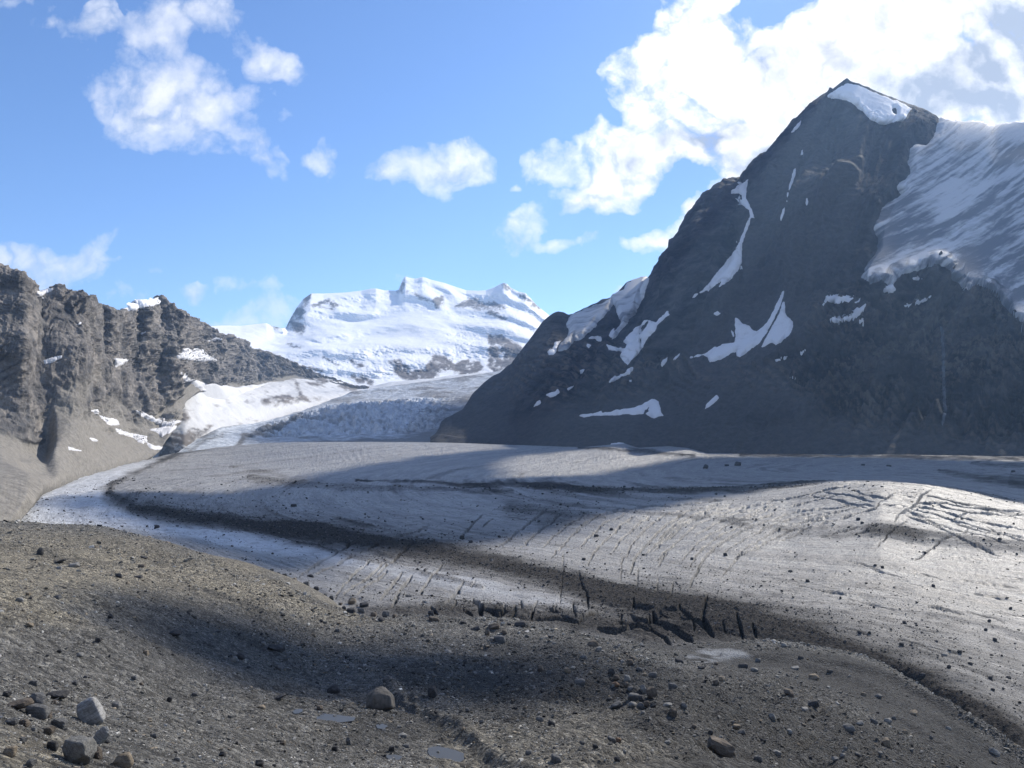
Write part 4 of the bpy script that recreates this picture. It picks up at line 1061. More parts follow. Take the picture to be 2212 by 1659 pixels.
# ---------------------------------------------------------------- dark mountain on the right
HANG = [(2030, 255), (2045, 262), (2075, 262), (2100, 262), (2145, 272), (2212, 262), (2320, 240), (2700, 230), (2700, 760), (2420, 760), (2300, 740), (2212, 700), (2186, 682), (2172, 660), (2160, 640), (2140, 622), (2110, 618), (2092, 630), (2072, 640), (2082, 622), (2055, 605), (2050, 585), (2030, 570), (1995, 580), (1962, 588), (1940, 600), (1925, 620), (1905, 600), (1880, 615), (1858, 602), (1842, 606), (1866, 588), (1880, 562), (1893, 545), (1900, 520), (1888, 492), (1896, 470), (1906, 452), (1925, 436), (1945, 420), (1930, 402), (1955, 390), (1968, 372), (1962, 350), (1966, 320), (1975, 314), (2000, 317), (2018, 300), (2022, 282)]
SHOULDER = [(1232, 682), (1255, 675), (1290, 660), (1310, 652), (1335, 634), (1352, 614), (1365, 606), (1402, 600), (1398, 618), (1392, 640), (1382, 660), (1372, 680), (1360, 690), (1350, 706), (1335, 725), (1320, 735), (1330, 712), (1342, 700), (1338, 680), (1325, 660), (1310, 676), (1300, 690), (1285, 708), (1265, 722), (1250, 735), (1238, 742), (1222, 755), (1205, 758), (1215, 740), (1228, 722), (1226, 700)]
CAP = [(1787, 207), (1800, 198), (1818, 186), (1832, 180), (1850, 186), (1890, 202), (1925, 216), (1952, 226), (1968, 236), (1962, 246), (1955, 256), (1950, 262), (1935, 262), (1918, 267), (1900, 269), (1880, 260), (1868, 246), (1852, 232), (1838, 222), (1815, 214), (1797, 212)]
xs = np.arange(930, 2651, 1.7)
SKY_R = [(930, 946, 1850), (945, 934, 1880), (952, 912, 1930), (965, 902, 1960), (985, 893, 2000), (1000, 884, 2020), (1012, 866, 2060), (1022, 850, 2090), (1035, 838, 2120), (1050, 824, 2150), (1065, 812, 2180), (1080, 806, 2200), (1093, 794, 2220), (1106, 786, 2240), (1118, 772, 2260), (1130, 752, 2290), (1145, 733, 2310), (1160, 712, 2330), (1172, 696, 2350), (1183, 686, 2360), (1195, 677, 2370), (1205, 674, 2380), (1216, 675, 2390), (1228, 681, 2400),
         (1240, 679, 2420), (1258, 670, 2450), (1275, 662, 2480), (1290, 655, 2520), (1300, 648, 2550), (1312, 647, 2560), (1325, 640, 2600), (1335, 630, 2620), (1345, 620, 2640), (1352, 612, 2650), (1362, 608, 2660), (1375, 607, 2680), (1390, 606, 2690), (1402, 603, 2690), (1412, 585, 2690), (1425, 572, 2690), (1440, 553, 2700), (1455, 538, 2710), (1470, 512, 2720), (1485, 496, 2730), (1500, 470, 2740), (1512, 452, 2750), (1525, 438, 2760), (1545, 418, 2770), (1560, 406, 2775), (1578, 398, 2780), (1600, 391, 2790),
         (1615, 384, 2795), (1625, 370, 2800), (1640, 350, 2810), (1660, 326, 2820), (1680, 302, 2830), (1700, 280, 2840), (1715, 264, 2845), (1730, 250, 2850), (1745, 238, 2855), (1760, 224, 2860), (1775, 213, 2870), (1787, 205, 2880), (1800, 196, 2890), (1815, 184, 2895), (1830, 174, 2900), (1840, 180, 2900), (1860, 188, 2900), (1890, 200, 2890), (1920, 213, 2880), (1945, 224, 2875), (1960, 229, 2870), (1990, 241, 2860), (2012, 253, 2860), (2028, 262, 2860), (2050, 267, 2900), (2075, 272, 2950), (2095, 269, 2970), (2105, 270, 2980), (2125, 275, 3000), (2145, 281, 3000), (2175, 278, 2950), (2212, 270, 2900), (2300, 250, 2800), (2450, 235, 2700), (2650, 240, 2600)]
sky_r = curve(SKY_R, xs)
base = L((930, 950, 1820), (945, 940, 1830), (970, 948, 1800), (1000, 955, 1740), (1060, 960, 1660), (1106, 963, 1620), (1200, 968, 1520), (1300, 966, 1470), (1400, 971, 1430), (1520, 979, 1380), (1660, 982, 1310), (1900, 984, 1240), (2212, 990, 1140), (2400, 997, 1080), (2650, 1008, 1020))
m1 = base * 0.82 + sky_r * 0.18
m2 = base * 0.55 + sky_r * 0.45
m3 = base * 0.25 + sky_r * 0.75
curves = [base + np.array([0, -60, -22.0]), base, m1, m2, m3, sky_r, sky_r * [1.03, 1.03, 1.0] + np.array([0, 0, -30.0]), sky_r * [1.35, 1.35, .15] + np.array([0, 0, -20.0])]
curves = [smooth1(c.T.copy(), 20 if 0 < i < 5 else 1).T for i, c in enumerate(curves)]
NR = [5, 92, 138, 150, 128, 6, 8]
g, vv = loft(curves, NR)
px, py = proj(g)
VV = np.broadcast_to(vv[:, None], px.shape)
h = np.clip((sky_r[:, 2] - base[:, 2]) / 900, 0.03, 1)[None, :]
nn = normals(g); nn *= -np.sign(nn[100:400, :, 1].mean())
rib = np.stack([px * 0.95 + py * 0.42, 0.16 * py, 0 * px], -1)               # gullies fall to the lower left
rib[..., 0] += 22 * fbm(g, 420, 3, seed=81)
disp = (fbm(rib, 150, 4, .5, ridged=True, seed=82) * 88 * sstep(VV, 2.0, 3.2) * sstep(VV, 5.0, 4.2) + fbm(rib, 46, 4, .55, ridged=True, seed=83) * 30)
disp += fbm(g, 260, 6, 0.56, seed=84) * 48 + fbm(g, 46, 5, 0.62, seed=85) * 11
# rock steps at the lower right dip to the right
low = area(px, py, [[(1560, 790), (1740, 740), (1850, 640), (2000, 600), (2400, 560), (2700, 600), (2700, 980), (2150, 975), (2000, 930), (1850, 940), (1750, 880), (1600, 850)]], 60, fbm(g, 200, 3, seed=86) * 60)
low = np.maximum(low, 0.9 * area(px, py, [[(1020, 850), (1200, 740), (1400, 740), (1480, 800), (1380, 860), (1200, 880)], [(1340, 830), (1480, 780), (1560, 830), (1480, 870)]], 30))
led = (py * 1.0 - 0.40 * px) / 17.0 + 2.2 * fbm(g, 190, 4, seed=87)
stepf = (led % 1.0)
disp += low * (np.where(stepf < 0.75, stepf / 0.75, (1 - stepf) / 0.25) - 0.5) * 17 + low * fbm(g, 90, 4, .6, ridged=True, seed=88) * 16
rock_amt = sstep(VV, 1.05, 1.9) * 0.85 + 0.15
scr = area(px, py, [[(960, 945), (1200, 880), (1420, 850), (1560, 880), (1800, 900), (2000, 935), (2212, 955), (2700, 970), (2700, 1030), (930, 1030)], [(1400, 860), (1560, 790), (1700, 790), (1760, 880), (1560, 930)], [(1600, 690), (1700, 640), (1760, 720), (1640, 800), (1500, 830)]], 26, fbm(g, 120, 4, seed=89) * 26)
disp *= (1 - 0.72 * scr)
disp += scr * fbm(rib, 30, 4, .55, seed=90) * 4
under_ice = np.maximum(area(px, py, [HANG], 16, 10 * fbm(g, 60, 3, seed=99)), np.maximum(area(px, py, [CAP], 10), 0.8 * area(px, py, [SHOULDER], 8)))
disp *= 1 - 0.86 * under_ice
g += nn * (disp * h * sstep(VV, 0.5, 1.3) * sstep(VV, 6.2, 4.9) * (1 - 0.85 * sstep(VV, 4.25, 4.95)))[..., None]
g[..., 2] += 2.0 * fbm(g, 26, 4, .6, seed=91) * sstep(VV, 4.2, 5.0) * sstep(VV, 6.0, 5.2) * sstep(px, 2040, 1990)
strata = low * np.clip(sstep(stepf, .3, .7) * sstep(fbm(g, 90, 4, .6, seed=98), -0.35, 0.25), 0, 1)
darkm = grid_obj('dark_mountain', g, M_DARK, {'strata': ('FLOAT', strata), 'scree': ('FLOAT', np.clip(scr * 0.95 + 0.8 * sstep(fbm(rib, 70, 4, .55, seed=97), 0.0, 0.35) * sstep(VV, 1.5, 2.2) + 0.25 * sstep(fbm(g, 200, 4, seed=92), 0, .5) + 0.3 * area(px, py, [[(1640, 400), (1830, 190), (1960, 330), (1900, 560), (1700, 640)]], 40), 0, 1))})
set_props(darkm, 'dark shaded pyramid mountain rising above the glacier', 'mountain', 'structure')
DARK = g
D_XY = proj(g)
register(g, sum(NR[:5]) + 2)


def streak(ax, ay, wave, seed, lo=0.0):
    """ice streaks along the direction (ax, ay) of the slope"""
    def f(x, y):
        L_ = math.hypot(ax, ay)
        u = (x * ax + y * ay) / L_
        v = (-x * ay + y * ax) / L_
        v = v + 0.0009 * (x - 2100) * (y - 430)
        n = fbm(np.stack([u * 0.14, v, 0 * x], -1), wave, 5, .62, seed=seed)
        n2 = fbm(np.stack([u * 0.14, v, 0 * x], -1), wave * 4, 3, .62, seed=seed + 1)
        return np.clip(0.48 + 0.55 * n + 0.45 * n2 + lo, 0, 1)
    return f


hstreak = streak(-0.80, 0.50, 6.5, 93)


def hs(x, y):
    top = sstep(y, 540, 330) * 0.42 * sstep(x, 2260, 1960) + 0.3 * sstep(y, 340, 280)
    return np.clip((hstreak(x, y) - 0.5) * 1.25 + 0.70 - top + 0.08 * sstep(y, 480, 620), 0, 1)


o = patch('hanging_glacier', DARK, D_XY, HANG,
          M_HANG, 14, ragged=9, soft=8, wave=26, attrs={'streak': hs}, seed=3, calm=12, dip=3.0)
set_props(o, 'steep hanging glacier with grey streaks beside the dark summit', 'glacier', 'structure')
o = patch('shoulder_glacier', DARK, D_XY, SHOULDER,
          M_HANG, 12, ragged=7, soft=7, wave=18, attrs={'streak': lambda x, y: np.clip(streak(-0.75, 0.62, 8, 95)(x, y) - 0.02 - 0.35 * sstep(y, 660, 610), 0, 1)}, seed=4, calm=16)
set_props(o, 'small grey glacier in the gap left of the dark pyramid', 'glacier', 'structure')
o = patch('summit_snowfield', DARK, D_XY, CAP, M_CAP, 9, ragged=3.5, soft=5, wave=12, seed=5,
          holes=[[(1927, 236), (1934, 233), (1938, 240), (1936, 248), (1928, 246)]])
set_props(o, 'smooth white snowfield just under the summit of the dark mountain', 'snowfield', 'structure')

Z = lambda ox, oy, *p: [(ox + a / 4.0, oy + b / 4.0) for a, b in p]
A = lambda *p: Z(1106, 545.7, *p)            # pieces traced on enlargements of the photograph
B = lambda *p: Z(1659, 545.7, *p)
T4 = lambda *p: Z(1659, 131, *p)
H2 = lambda *p: [(1106 + a / 2.0, 0 + b / 2.0) for a, b in p]
SNOWS = [
    (A((1980, 0), (1985, 60), (1965, 130), (1905, 220), (1840, 270), (1790, 295), (1800, 250), (1770, 270), (1690, 345), (1690, 325), (1640, 345), (1560, 390), (1580, 365), (1650, 320), (1720, 240), (1790, 150), (1860, 70), (1920, 10), (1975, -130), (2020, -230), (2050, -300), (2062, -330), (2072, -325), (2045, -240), (2005, -130)), (), 'long snow tongue widening down the left gully of the dark face'),
    (H2((945, 825), (975, 805), (1020, 775), (1012, 820), (1010, 855), (1030, 890), (1045, 940), (1035, 940), (1020, 905), (990, 880), (960, 855), (995, 862), (985, 840), (950, 835)), (), 'branched snow streak at the top of the left gully below the skyline'),
    (A((1930, 562), (1955, 575), (1985, 610), (2050, 640), (2075, 670), (2120, 682), (2160, 650), (2210, 600), (2265, 500), (2290, 440), (2320, 380), (2350, 330), (2356, 345), (2330, 420), (2310, 480), (2250, 600), (2180, 720), (2130, 790), (2040, 850), (1970, 905), (1945, 895), (1940, 855), (1880, 880), (1820, 920), (1710, 948), (1690, 900), (1660, 888), (1540, 912), (1545, 900), (1600, 888), (1690, 865), (1760, 820), (1830, 795), (1900, 788), (1925, 780), (1935, 720), (1925, 640)), (), 'largest snow patch, a pale wing shape low on the dark pyramid'),
    (B((140, 430), (150, 520), (180, 570), (215, 590), (215, 650), (185, 715), (130, 755), (70, 795), (30, 775), (-10, 795), (-60, 822), (-40, 780), (10, 700), (70, 590), (110, 500), (130, 430)), (), 'triangular snow patch right of the dark rib beside the wing shaped patch'),
    (A((1345, 512), (1360, 535), (1290, 590), (1240, 660), (1200, 720), (1160, 760), (1140, 790), (1110, 850), (1060, 900), (1020, 940), (1000, 970), (985, 955), (930, 890), (950, 850), (900, 850), (840, 840), (820, 795), (870, 810), (920, 820), (975, 820), (1000, 790), (970, 770), (985, 735), (1030, 690), (1070, 650), (1110, 610), (1165, 575), (1240, 600), (1290, 560)), ([(1386, 706), (1400, 694), (1396, 706), (1384, 722)], [(1376, 696), (1392, 692), (1384, 702), (1374, 708)]), 'ragged branching snow patch left of centre on the dark slope'),
    (A((1055, 990), (1030, 1030), (1020, 1055), (960, 1070), (880, 1110), (835, 1130), (835, 1110), (870, 1085), (960, 1050), (1000, 1010), (1030, 985)), (), 'small bent snow patch below the ragged branching one'),
    (A((550, 1408), (640, 1400), (740, 1385), (785, 1355), (780, 1385), (840, 1378), (900, 1365), (1005, 1350), (1050, 1350), (1120, 1320), (1175, 1290), (1210, 1262), (1270, 1290), (1280, 1330), (1290, 1390), (1305, 1408), (1230, 1430), (1180, 1408), (1130, 1395), (1060, 1395), (1000, 1395), (840, 1410), (720, 1408), (620, 1420)), ([(1393, 886), (1402, 880), (1400, 890), (1391, 893)],), 'long flat snow strip with a raised right end near the slope foot'),
    (A((1345, 895), (1340, 940), (1300, 985), (1285, 990), (1290, 950)), (), 'short snow sliver left of the long tail of the wing patch'),
    (A((1450, 870), (1445, 890), (1400, 932), (1395, 920)), (), 'thin slanting snow sliver beside the tail of the wing patch'),
    (A((1770, 1230), (1785, 1255), (1740, 1300), (1665, 1355), (1690, 1310)), (), 'faint lone snow streak above the scree right of the long strip'),
    (A((190, 1330), (215, 1290), (240, 1272), (252, 1300), (225, 1320)), (), 'small white snow spot at the left foot of the dark slope'),
    (A((295, 1230), (345, 1210), (380, 1205), (395, 1175), (415, 1210), (380, 1235), (330, 1248)), (), 'curled little snow patch just above the snow spot at left foot'),
    (A((430, 755), (400, 800), (385, 850), (370, 885), (320, 880), (305, 855), (350, 825), (370, 770)), (), 'snow patch on the left side of the small grey glacier'),
    (A((770, 725), (775, 765), (740, 770), (720, 740), (640, 748), (690, 728)), (), 'narrow snow band below the rock island of the small glacier'),
    (A((830, 715), (880, 655), (870, 690), (960, 640), (880, 740), (850, 735)), (), 'dirty snow tongue beside the narrow snow band'),
    (A((650, 785), (685, 800), (665, 825), (640, 810)), (), 'tiny snow square under the narrow snow band'),
    (A((585, 1020), (625, 1008), (610, 1040), (590, 1050)), (), 'tiny snow flake on the dark rock left of the bent patch'),
    (A((1740, 525), (1775, 505), (1800, 525), (1770, 545)), (), 'tiny snow flake above the wing shaped patch'),
    (A((1890, 665), (1915, 690), (1925, 730), (1905, 725)), (), 'tiny curved snow fleck touching the left edge of the wing patch'),
    (B((500, 380), (560, 370), (620, 368), (680, 385), (735, 395), (700, 425), (640, 430), (600, 450), (560, 430), (510, 430), (480, 462), (455, 440), (490, 420)), (), 'wide ragged snow patch under the left lobe of the hanging glacier'),
    (B((510, 575), (555, 555), (620, 570), (700, 540), (780, 490), (830, 450), (858, 420), (845, 465), (800, 540), (720, 590), (650, 590), (590, 605), (540, 600)), (), 'sickle of snow below the wide ragged patch'),
    (B((740, 430), (800, 405), (790, 425), (750, 440)), (), 'small snow sliver between the ragged patch and the sickle'),
    (B((785, 580), (860, 578), (840, 598), (790, 598)), (), 'small flat snow fleck at the right tip of the sickle'),
    (B((1000, 325), (1040, 290), (1080, 275), (1105, 310), (1095, 335), (1060, 355), (1040, 340)), (), 'rounded snow patch in the rocks under the hanging glacier'),
    (B((1230, 220), (1290, 212), (1330, 230), (1260, 238)), (), 'oval snow spot on the dark rock island of the hanging glacier'),
    (B((1160, 465), (1260, 425), (1350, 400), (1440, 360), (1400, 395), (1300, 440), (1200, 470)), (), 'faint snow line running under the rock island'),
    (T4((240, 930), (235, 990), (215, 1050), (190, 1110), (178, 1140), (180, 1090), (205, 1010), (222, 940)), (), 'thin vertical snow streak high in the centre of the dark face'),
    (T4((165, 1140), (178, 1140), (165, 1225), (158, 1225)), (), 'short lower end of the thin vertical snow streak'),
    (T4((145, 1265), (140, 1320), (110, 1385), (105, 1360), (125, 1290)), (), 'snow sliver below the thin vertical streak'),
    (T4((330, 1180), (348, 1215), (340, 1250), (325, 1250), (328, 1210)), (), 'small snow fleck right of the sliver on the dark face'),
    (T4((290, 510), (275, 560), (220, 615), (200, 620), (235, 570)), (), 'snow bank on the left skyline ridge under the summit'),
    (T4((300, 770), (300, 815), (285, 815), (290, 780)), (), 'tiny snow fleck high on the face under the summit'),
    (A((835, 212), (870, 196), (920, 190), (980, 200), (1010, 222), (930, 224), (860, 222)), (), 'white ice hump on the glacier rim at the slope foot'),
    (B((75, 935), (130, 900), (175, 895), (150, 915)), (), 'small snow sliver under the triangular patch'),
    (B((255, 880), (310, 842), (325, 845), (290, 875)), (), 'small slanting snow fleck right of the sliver under the triangular patch'),
    (B((190, 1080), (220, 1072), (252, 1080), (215, 1094)), (), 'lone white snow speck low on the brown scree'),
    (A((470, 1175), (535, 1150), (520, 1170), (485, 1190)), (), 'pair of snow specks on the lower left rocks'),
    (A((1008, 1100), (1035, 1100), (1030, 1115), (1012, 1116)), (), 'round snow speck just below the bent snow patch'),
]
SNOWS[32] = (Z(1106, 909.5, (820, 215), (870, 196), (920, 190), (980, 200), (1010, 222), (930, 226), (860, 224)), (), SNOWS[32][2])
for i, (poly, holes, label) in enumerate(SNOWS):
    big = max(p[0] for p in poly) - min(p[0] for p in poly)
    o = patch('snow_patch', DARK, D_XY, poly, M_PATCH, 3.0 if big < 25 else 5.0, ragged=1.5 if big < 25 else 3.5, soft=3.0 if big < 25 else 5.0, holes=holes, wave=8 if big < 25 else 13, seed=6 + i, one=True, calm=0 if big < 25 else 6)
    if o: set_props(o, label, 'snow patch', None, 'snow patches on the dark mountain')
wf = Z(1659, 545.7, (1500, 640), (1515, 690), (1520, 900), (1526, 1100), (1530, 1300), (1545, 1370), (1520, 1440), (1515, 1490), (1508, 1490), (1508, 1430), (1530, 1370), (1518, 1300), (1514, 1100), (1508, 900), (1502, 700), (1490, 640))
wf = [(x + (1.2 if i < 8 else -1.2), y) for i, (x, y) in enumerate(wf)]
m, k = material('falling_water', 0.95, 0.05)
finish(k, k.mix(k.ramp(k.noise(k.scaled(k.pos, (1, 1, .25)), 0.08, 5), .35, .65), (0.17, 0.185, 0.21), (0.07, 0.078, 0.09)))
o = patch('waterfall', DARK, D_XY, wf, m, 2.0, ragged=1.2, soft=2.0, wave=12, seed=61)
if o: set_props(o, 'thin pale waterfall dropping down the dark lower right rocks', 'waterfall')

# snow on the cliff mountain
C0 = lambda *p: Z(0, 545.7, *p)
CS = [
    (C0((315, 345), (350, 330), (400, 322), (465, 305), (455, 330), (400, 350), (360, 385), (325, 380)), 3.0, 'small snow saddle between the two left cliff towers'),
    (C0((820, 408), (900, 405), (1000, 400), (1090, 385), (1200, 395), (1300, 392), (1365, 400), (1370, 440), (1330, 462), (1250, 475), (1200, 485), (1160, 505), (1100, 490), (1060, 470), (1020, 490), (1005, 515), (960, 500), (900, 465), (840, 440)), 7.0, 'bright snow cap draped over the cliff edge'),
    (C0((375, 930), (450, 905), (540, 885), (530, 910), (470, 940), (390, 965)), 2.0, 'sloping snow ledge at the foot of the second tower'),
    (C0((990, 915), (1040, 912), (1115, 925), (1070, 960), (1000, 990)), 2.5, 'small square snow patch in the middle of the cliff'),
    (C0((1520, 890), (1580, 870), (1570, 840), (1620, 825), (1660, 840), (1700, 805), (1740, 850), (1790, 880), (1840, 905), (1870, 930), (1760, 940), (1680, 930), (1600, 925), (1530, 920)), 4.0, 'fringed snow patch hanging on the right part of the cliff'),
    (C0((1800, 765), (1860, 735), (1900, 735), (1945, 752), (1870, 762)), 3.0, 'thin snow ledge high near the right end of the cliff'),
    (C0((1210, 705), (1265, 672), (1265, 690), (1225, 708)), 2.0, 'tiny snow fleck on the middle cliff wall'),
    (C0((660, 620), (700, 605), (685, 625)), 1.2, 'tiny snow fleck on the dark wall of the second tower'),
    (C0((770, 1360), (845, 1355), (850, 1400), (940, 1490), (1030, 1490), (1020, 1455), (1000, 1440), (900, 1420), (800, 1380)), 2.0, 'pale snow streak under the cliff foot'),
    (C0((1000, 1520), (1060, 1540), (1160, 1570), (1270, 1590), (1270, 1640), (1190, 1625), (1100, 1575), (1010, 1550)), 2.2, 'stepped snow strip on the upper scree'),
    (C0((1160, 1350), (1230, 1380), (1330, 1420), (1440, 1465), (1600, 1440), (1580, 1470), (1470, 1490), (1400, 1500), (1300, 1450), (1180, 1390)), 2.5, 'long thin snow band along the cliff foot'),
    (C0((1300, 1530), (1400, 1510), (1500, 1500), (1600, 1500), (1560, 1530), (1440, 1560), (1400, 1590), (1360, 1560)), 2.5, 'ragged snow patch above the brown ice ridge'),
    (C0((775, 1600), (850, 1620), (840, 1632), (790, 1620)), 1.4, 'tiny snow fleck on the scree'),
    (Z(0, 909.5, (590, 225), (630, 235), (700, 258), (640, 256), (600, 245)), 1.4, 'small bright snow spot alone on the lower scree'),
    (Z(0, 909.5, (1260, 180), (1330, 215), (1400, 225), (1465, 258), (1400, 258), (1300, 235)), 2.0, 'lowest snow strip in the hollow beside the brown ridge'),
    (Z(0, 909.5, (1010, 80), (1100, 100), (1190, 130), (1270, 170), (1240, 195), (1190, 180), (1180, 150), (1100, 125), (1020, 115)), 2.0, 'white stripe on the scree above the lowest snow strip'),
    (C0((1540, 1020), (1600, 1060), (1700, 1110), (1800, 1140), (1870, 1160), (1930, 1270), (1850, 1270), (1760, 1200), (1650, 1130), (1590, 1100)), 3.0, 'ribbed snow fan running down from the right cliff foot'),
]
for i, (poly, th, label) in enumerate(CS):
    o = patch('snow_patch', CLIFF, C_XY, poly, M_PATCH if i not in (1,) else M_CAP, th, ragged=3.0, soft=4.0, wave=9, seed=70 + i, one=True, calm=6)
    if o: set_props(o, label, 'snow patch', None, 'snow patches on the cliff mountain')

# the valley floor under everything, far past the mountains
bm = bmesh.new()
bmesh.ops.create_grid(bm, x_segments=8, y_segments=8, size=9000)
me = bpy.data.meshes.new('valley_floor'); bm.to_mesh(me); bm.free()
me.materials.append(M_MORAINE)
o = bpy.data.objects.new('valley_floor', me); COL.objects.link(o); o.location = (0, 0, -190)
set_props(o, 'bare grey valley floor beneath the ice', 'ground', 'structure')

# ================================================================== OBJECTS
# ---------------------------------------------------------------- stones
def hull_points(seed, flat=1.0, npts=18, box=0.35):
    r = np.random.default_rng(seed)
    p = r.normal(size=(npts, 3))
    p /= np.linalg.norm(p, axis=1, keepdims=True)
    p = np.sign(p) * np.abs(p) ** (1 - box)              # pushed towards a block
    p *= r.uniform(0.82, 1.0, (npts, 1))
    p[:, 2] *= flat
    return p


def rock_mesh(name, seed, mat, flat=0.8, npts=18, box=0.35, bevel=0.07, round_=False):
    bm = bmesh.new()
    if True:                                 # a ball cut by random planes, then weathered
        r_ = np.random.default_rng(seed * 13 + 5)
        bmesh.ops.create_icosphere(bm, subdivisions=5 if round_ else 3, radius=1.0)
        co = np.array([v.co[:] for v in bm.verts]); co /= np.linalg.norm(co, axis=1, keepdims=True)
        pn = r_.normal(size=(max(9, npts), 3)); pn = np.concatenate([pn, [[0, 0, 1], [0, 0, -1], [1, 0, .1], [-1, .1, 0], [0, 1, 0], [.1, -1, 0]]])
        pn /= np.linalg.norm(pn, axis=1, keepdims=True)
        pd_ = r_.uniform(0.72, 1.05, len(pn))
        pw = 11.0 if box < 0.3 else 26.0
        rad_ = (np.maximum(co @ pn.T, 1e-4) / pd_) ** pw
        rad_ = rad_.sum(1) ** (-1 / pw)
        q = co * rad_[:, None] * [1, .9, flat]
        q *= (1 + 0.09 * fbm(q, 0.8, 3, seed=seed) + 0.05 * fbm(q, 0.22, 3, .6, ridged=True, seed=seed + 1))[:, None]
        for v, b_ in zip(bm.verts, q): v.co = b_
    elif round_:
        bmesh.ops.create_icosphere(bm, subdivisions=4, radius=1.0)
        co = np.array([v.co[:] for v in bm.verts])
        bl = np.sign(co) * np.abs(co) ** 0.62
        s = 1 + 0.20 * fbm(co, 1.3, 3, seed=seed) + 0.07 * fbm(co, 0.4, 4, seed=seed + 1, ridged=True)
        s = np.round(s * 9) / 9 * 0.55 + s * 0.45
        for v, b_, q in zip(bm.verts, bl, s): v.co = (b_ * np.array([1, .9, .85])) * float(q)
    else:
        for q in hull_points(seed, flat, npts, box): bm.verts.new(q)
        res = bmesh.ops.convex_hull(bm, input=bm.verts)
        bmesh.ops.delete(bm, geom=[e for e in set(res['geom_interior']) | set(res['geom_unused']) if isinstance(e, bmesh.types.BMVert)], context='VERTS')
        bmesh.ops.dissolve_limit(bm, angle_limit=R(9), verts=bm.verts, edges=bm.edges)
        if bevel:
            bmesh.ops.bevel(bm, geom=list(bm.edges), offset=bevel, segments=2, affect='EDGES', profile=0.6, clamp_overlap=True)
    co = np.array([v.co[:] for v in bm.verts])
    lo, hi = co.min(0), co.max(0)
    for v in bm.verts:
        v.co = [(v.co[i] - (lo[i] + hi[i]) / 2) / (hi[i] - lo[i]) for i in range(3)]
    me = bpy.data.meshes.new(name)
    bm.normal_update()
    bm.to_mesh(me); bm.free()
    if round_ or box < 0.3:
        me.polygons.foreach_set('use_smooth', [True] * len(me.polygons))
    me.materials.append(mat)
    return me


PROTO = {}
for kname, mat in STONES.items():
    PROTO[kname, 'block'] = [rock_mesh('boulder', 10 + i, mat, 0.85, 12, 0.5, 0.05) for i in range(4)]
    PROTO[kname, 'slab'] = [rock_mesh('boulder', 40 + i, mat, 0.5, 12, 0.4, 0.05) for i in range(3)]
    PROTO[kname, 'round'] = [rock_mesh('boulder', 70 + i, mat, 0.72, 12, 0.29, 0.08) for i in range(3)]


def put_boulder(px, py, w, h, tone, shape, label, group, on='ground', tilt=0.0, mesh=None, deep=None):
    at = ground_at if on == 'ground' else ice_at
    p = at(px, py + 0.42 * h)
    if p is None: p = ice_at(px, py + 0.42 * h)
    if p is None: return None
    s = p[1] / F
    me = mesh or random.choice(PROTO[tone, shape])
    o = bpy.data.objects.new('boulder', me)
    COL.objects.link(o)
    wm, hm = w * s * 1.0, h * s * 1.15
    o.scale = (wm, deep * s if deep else wm * random.uniform(0.7, 0.95), hm)
    o.rotation_euler = (random.uniform(-.1, .1), R(tilt), random.choice([0, math.pi]) + random.uniform(-.3, .3))
    o.location = (p[0], p[1] + 0.25 * wm, p[2] + 0.27 * hm)
    return set_props(o, label, 'boulder', None, group)


S = lambda *r: r
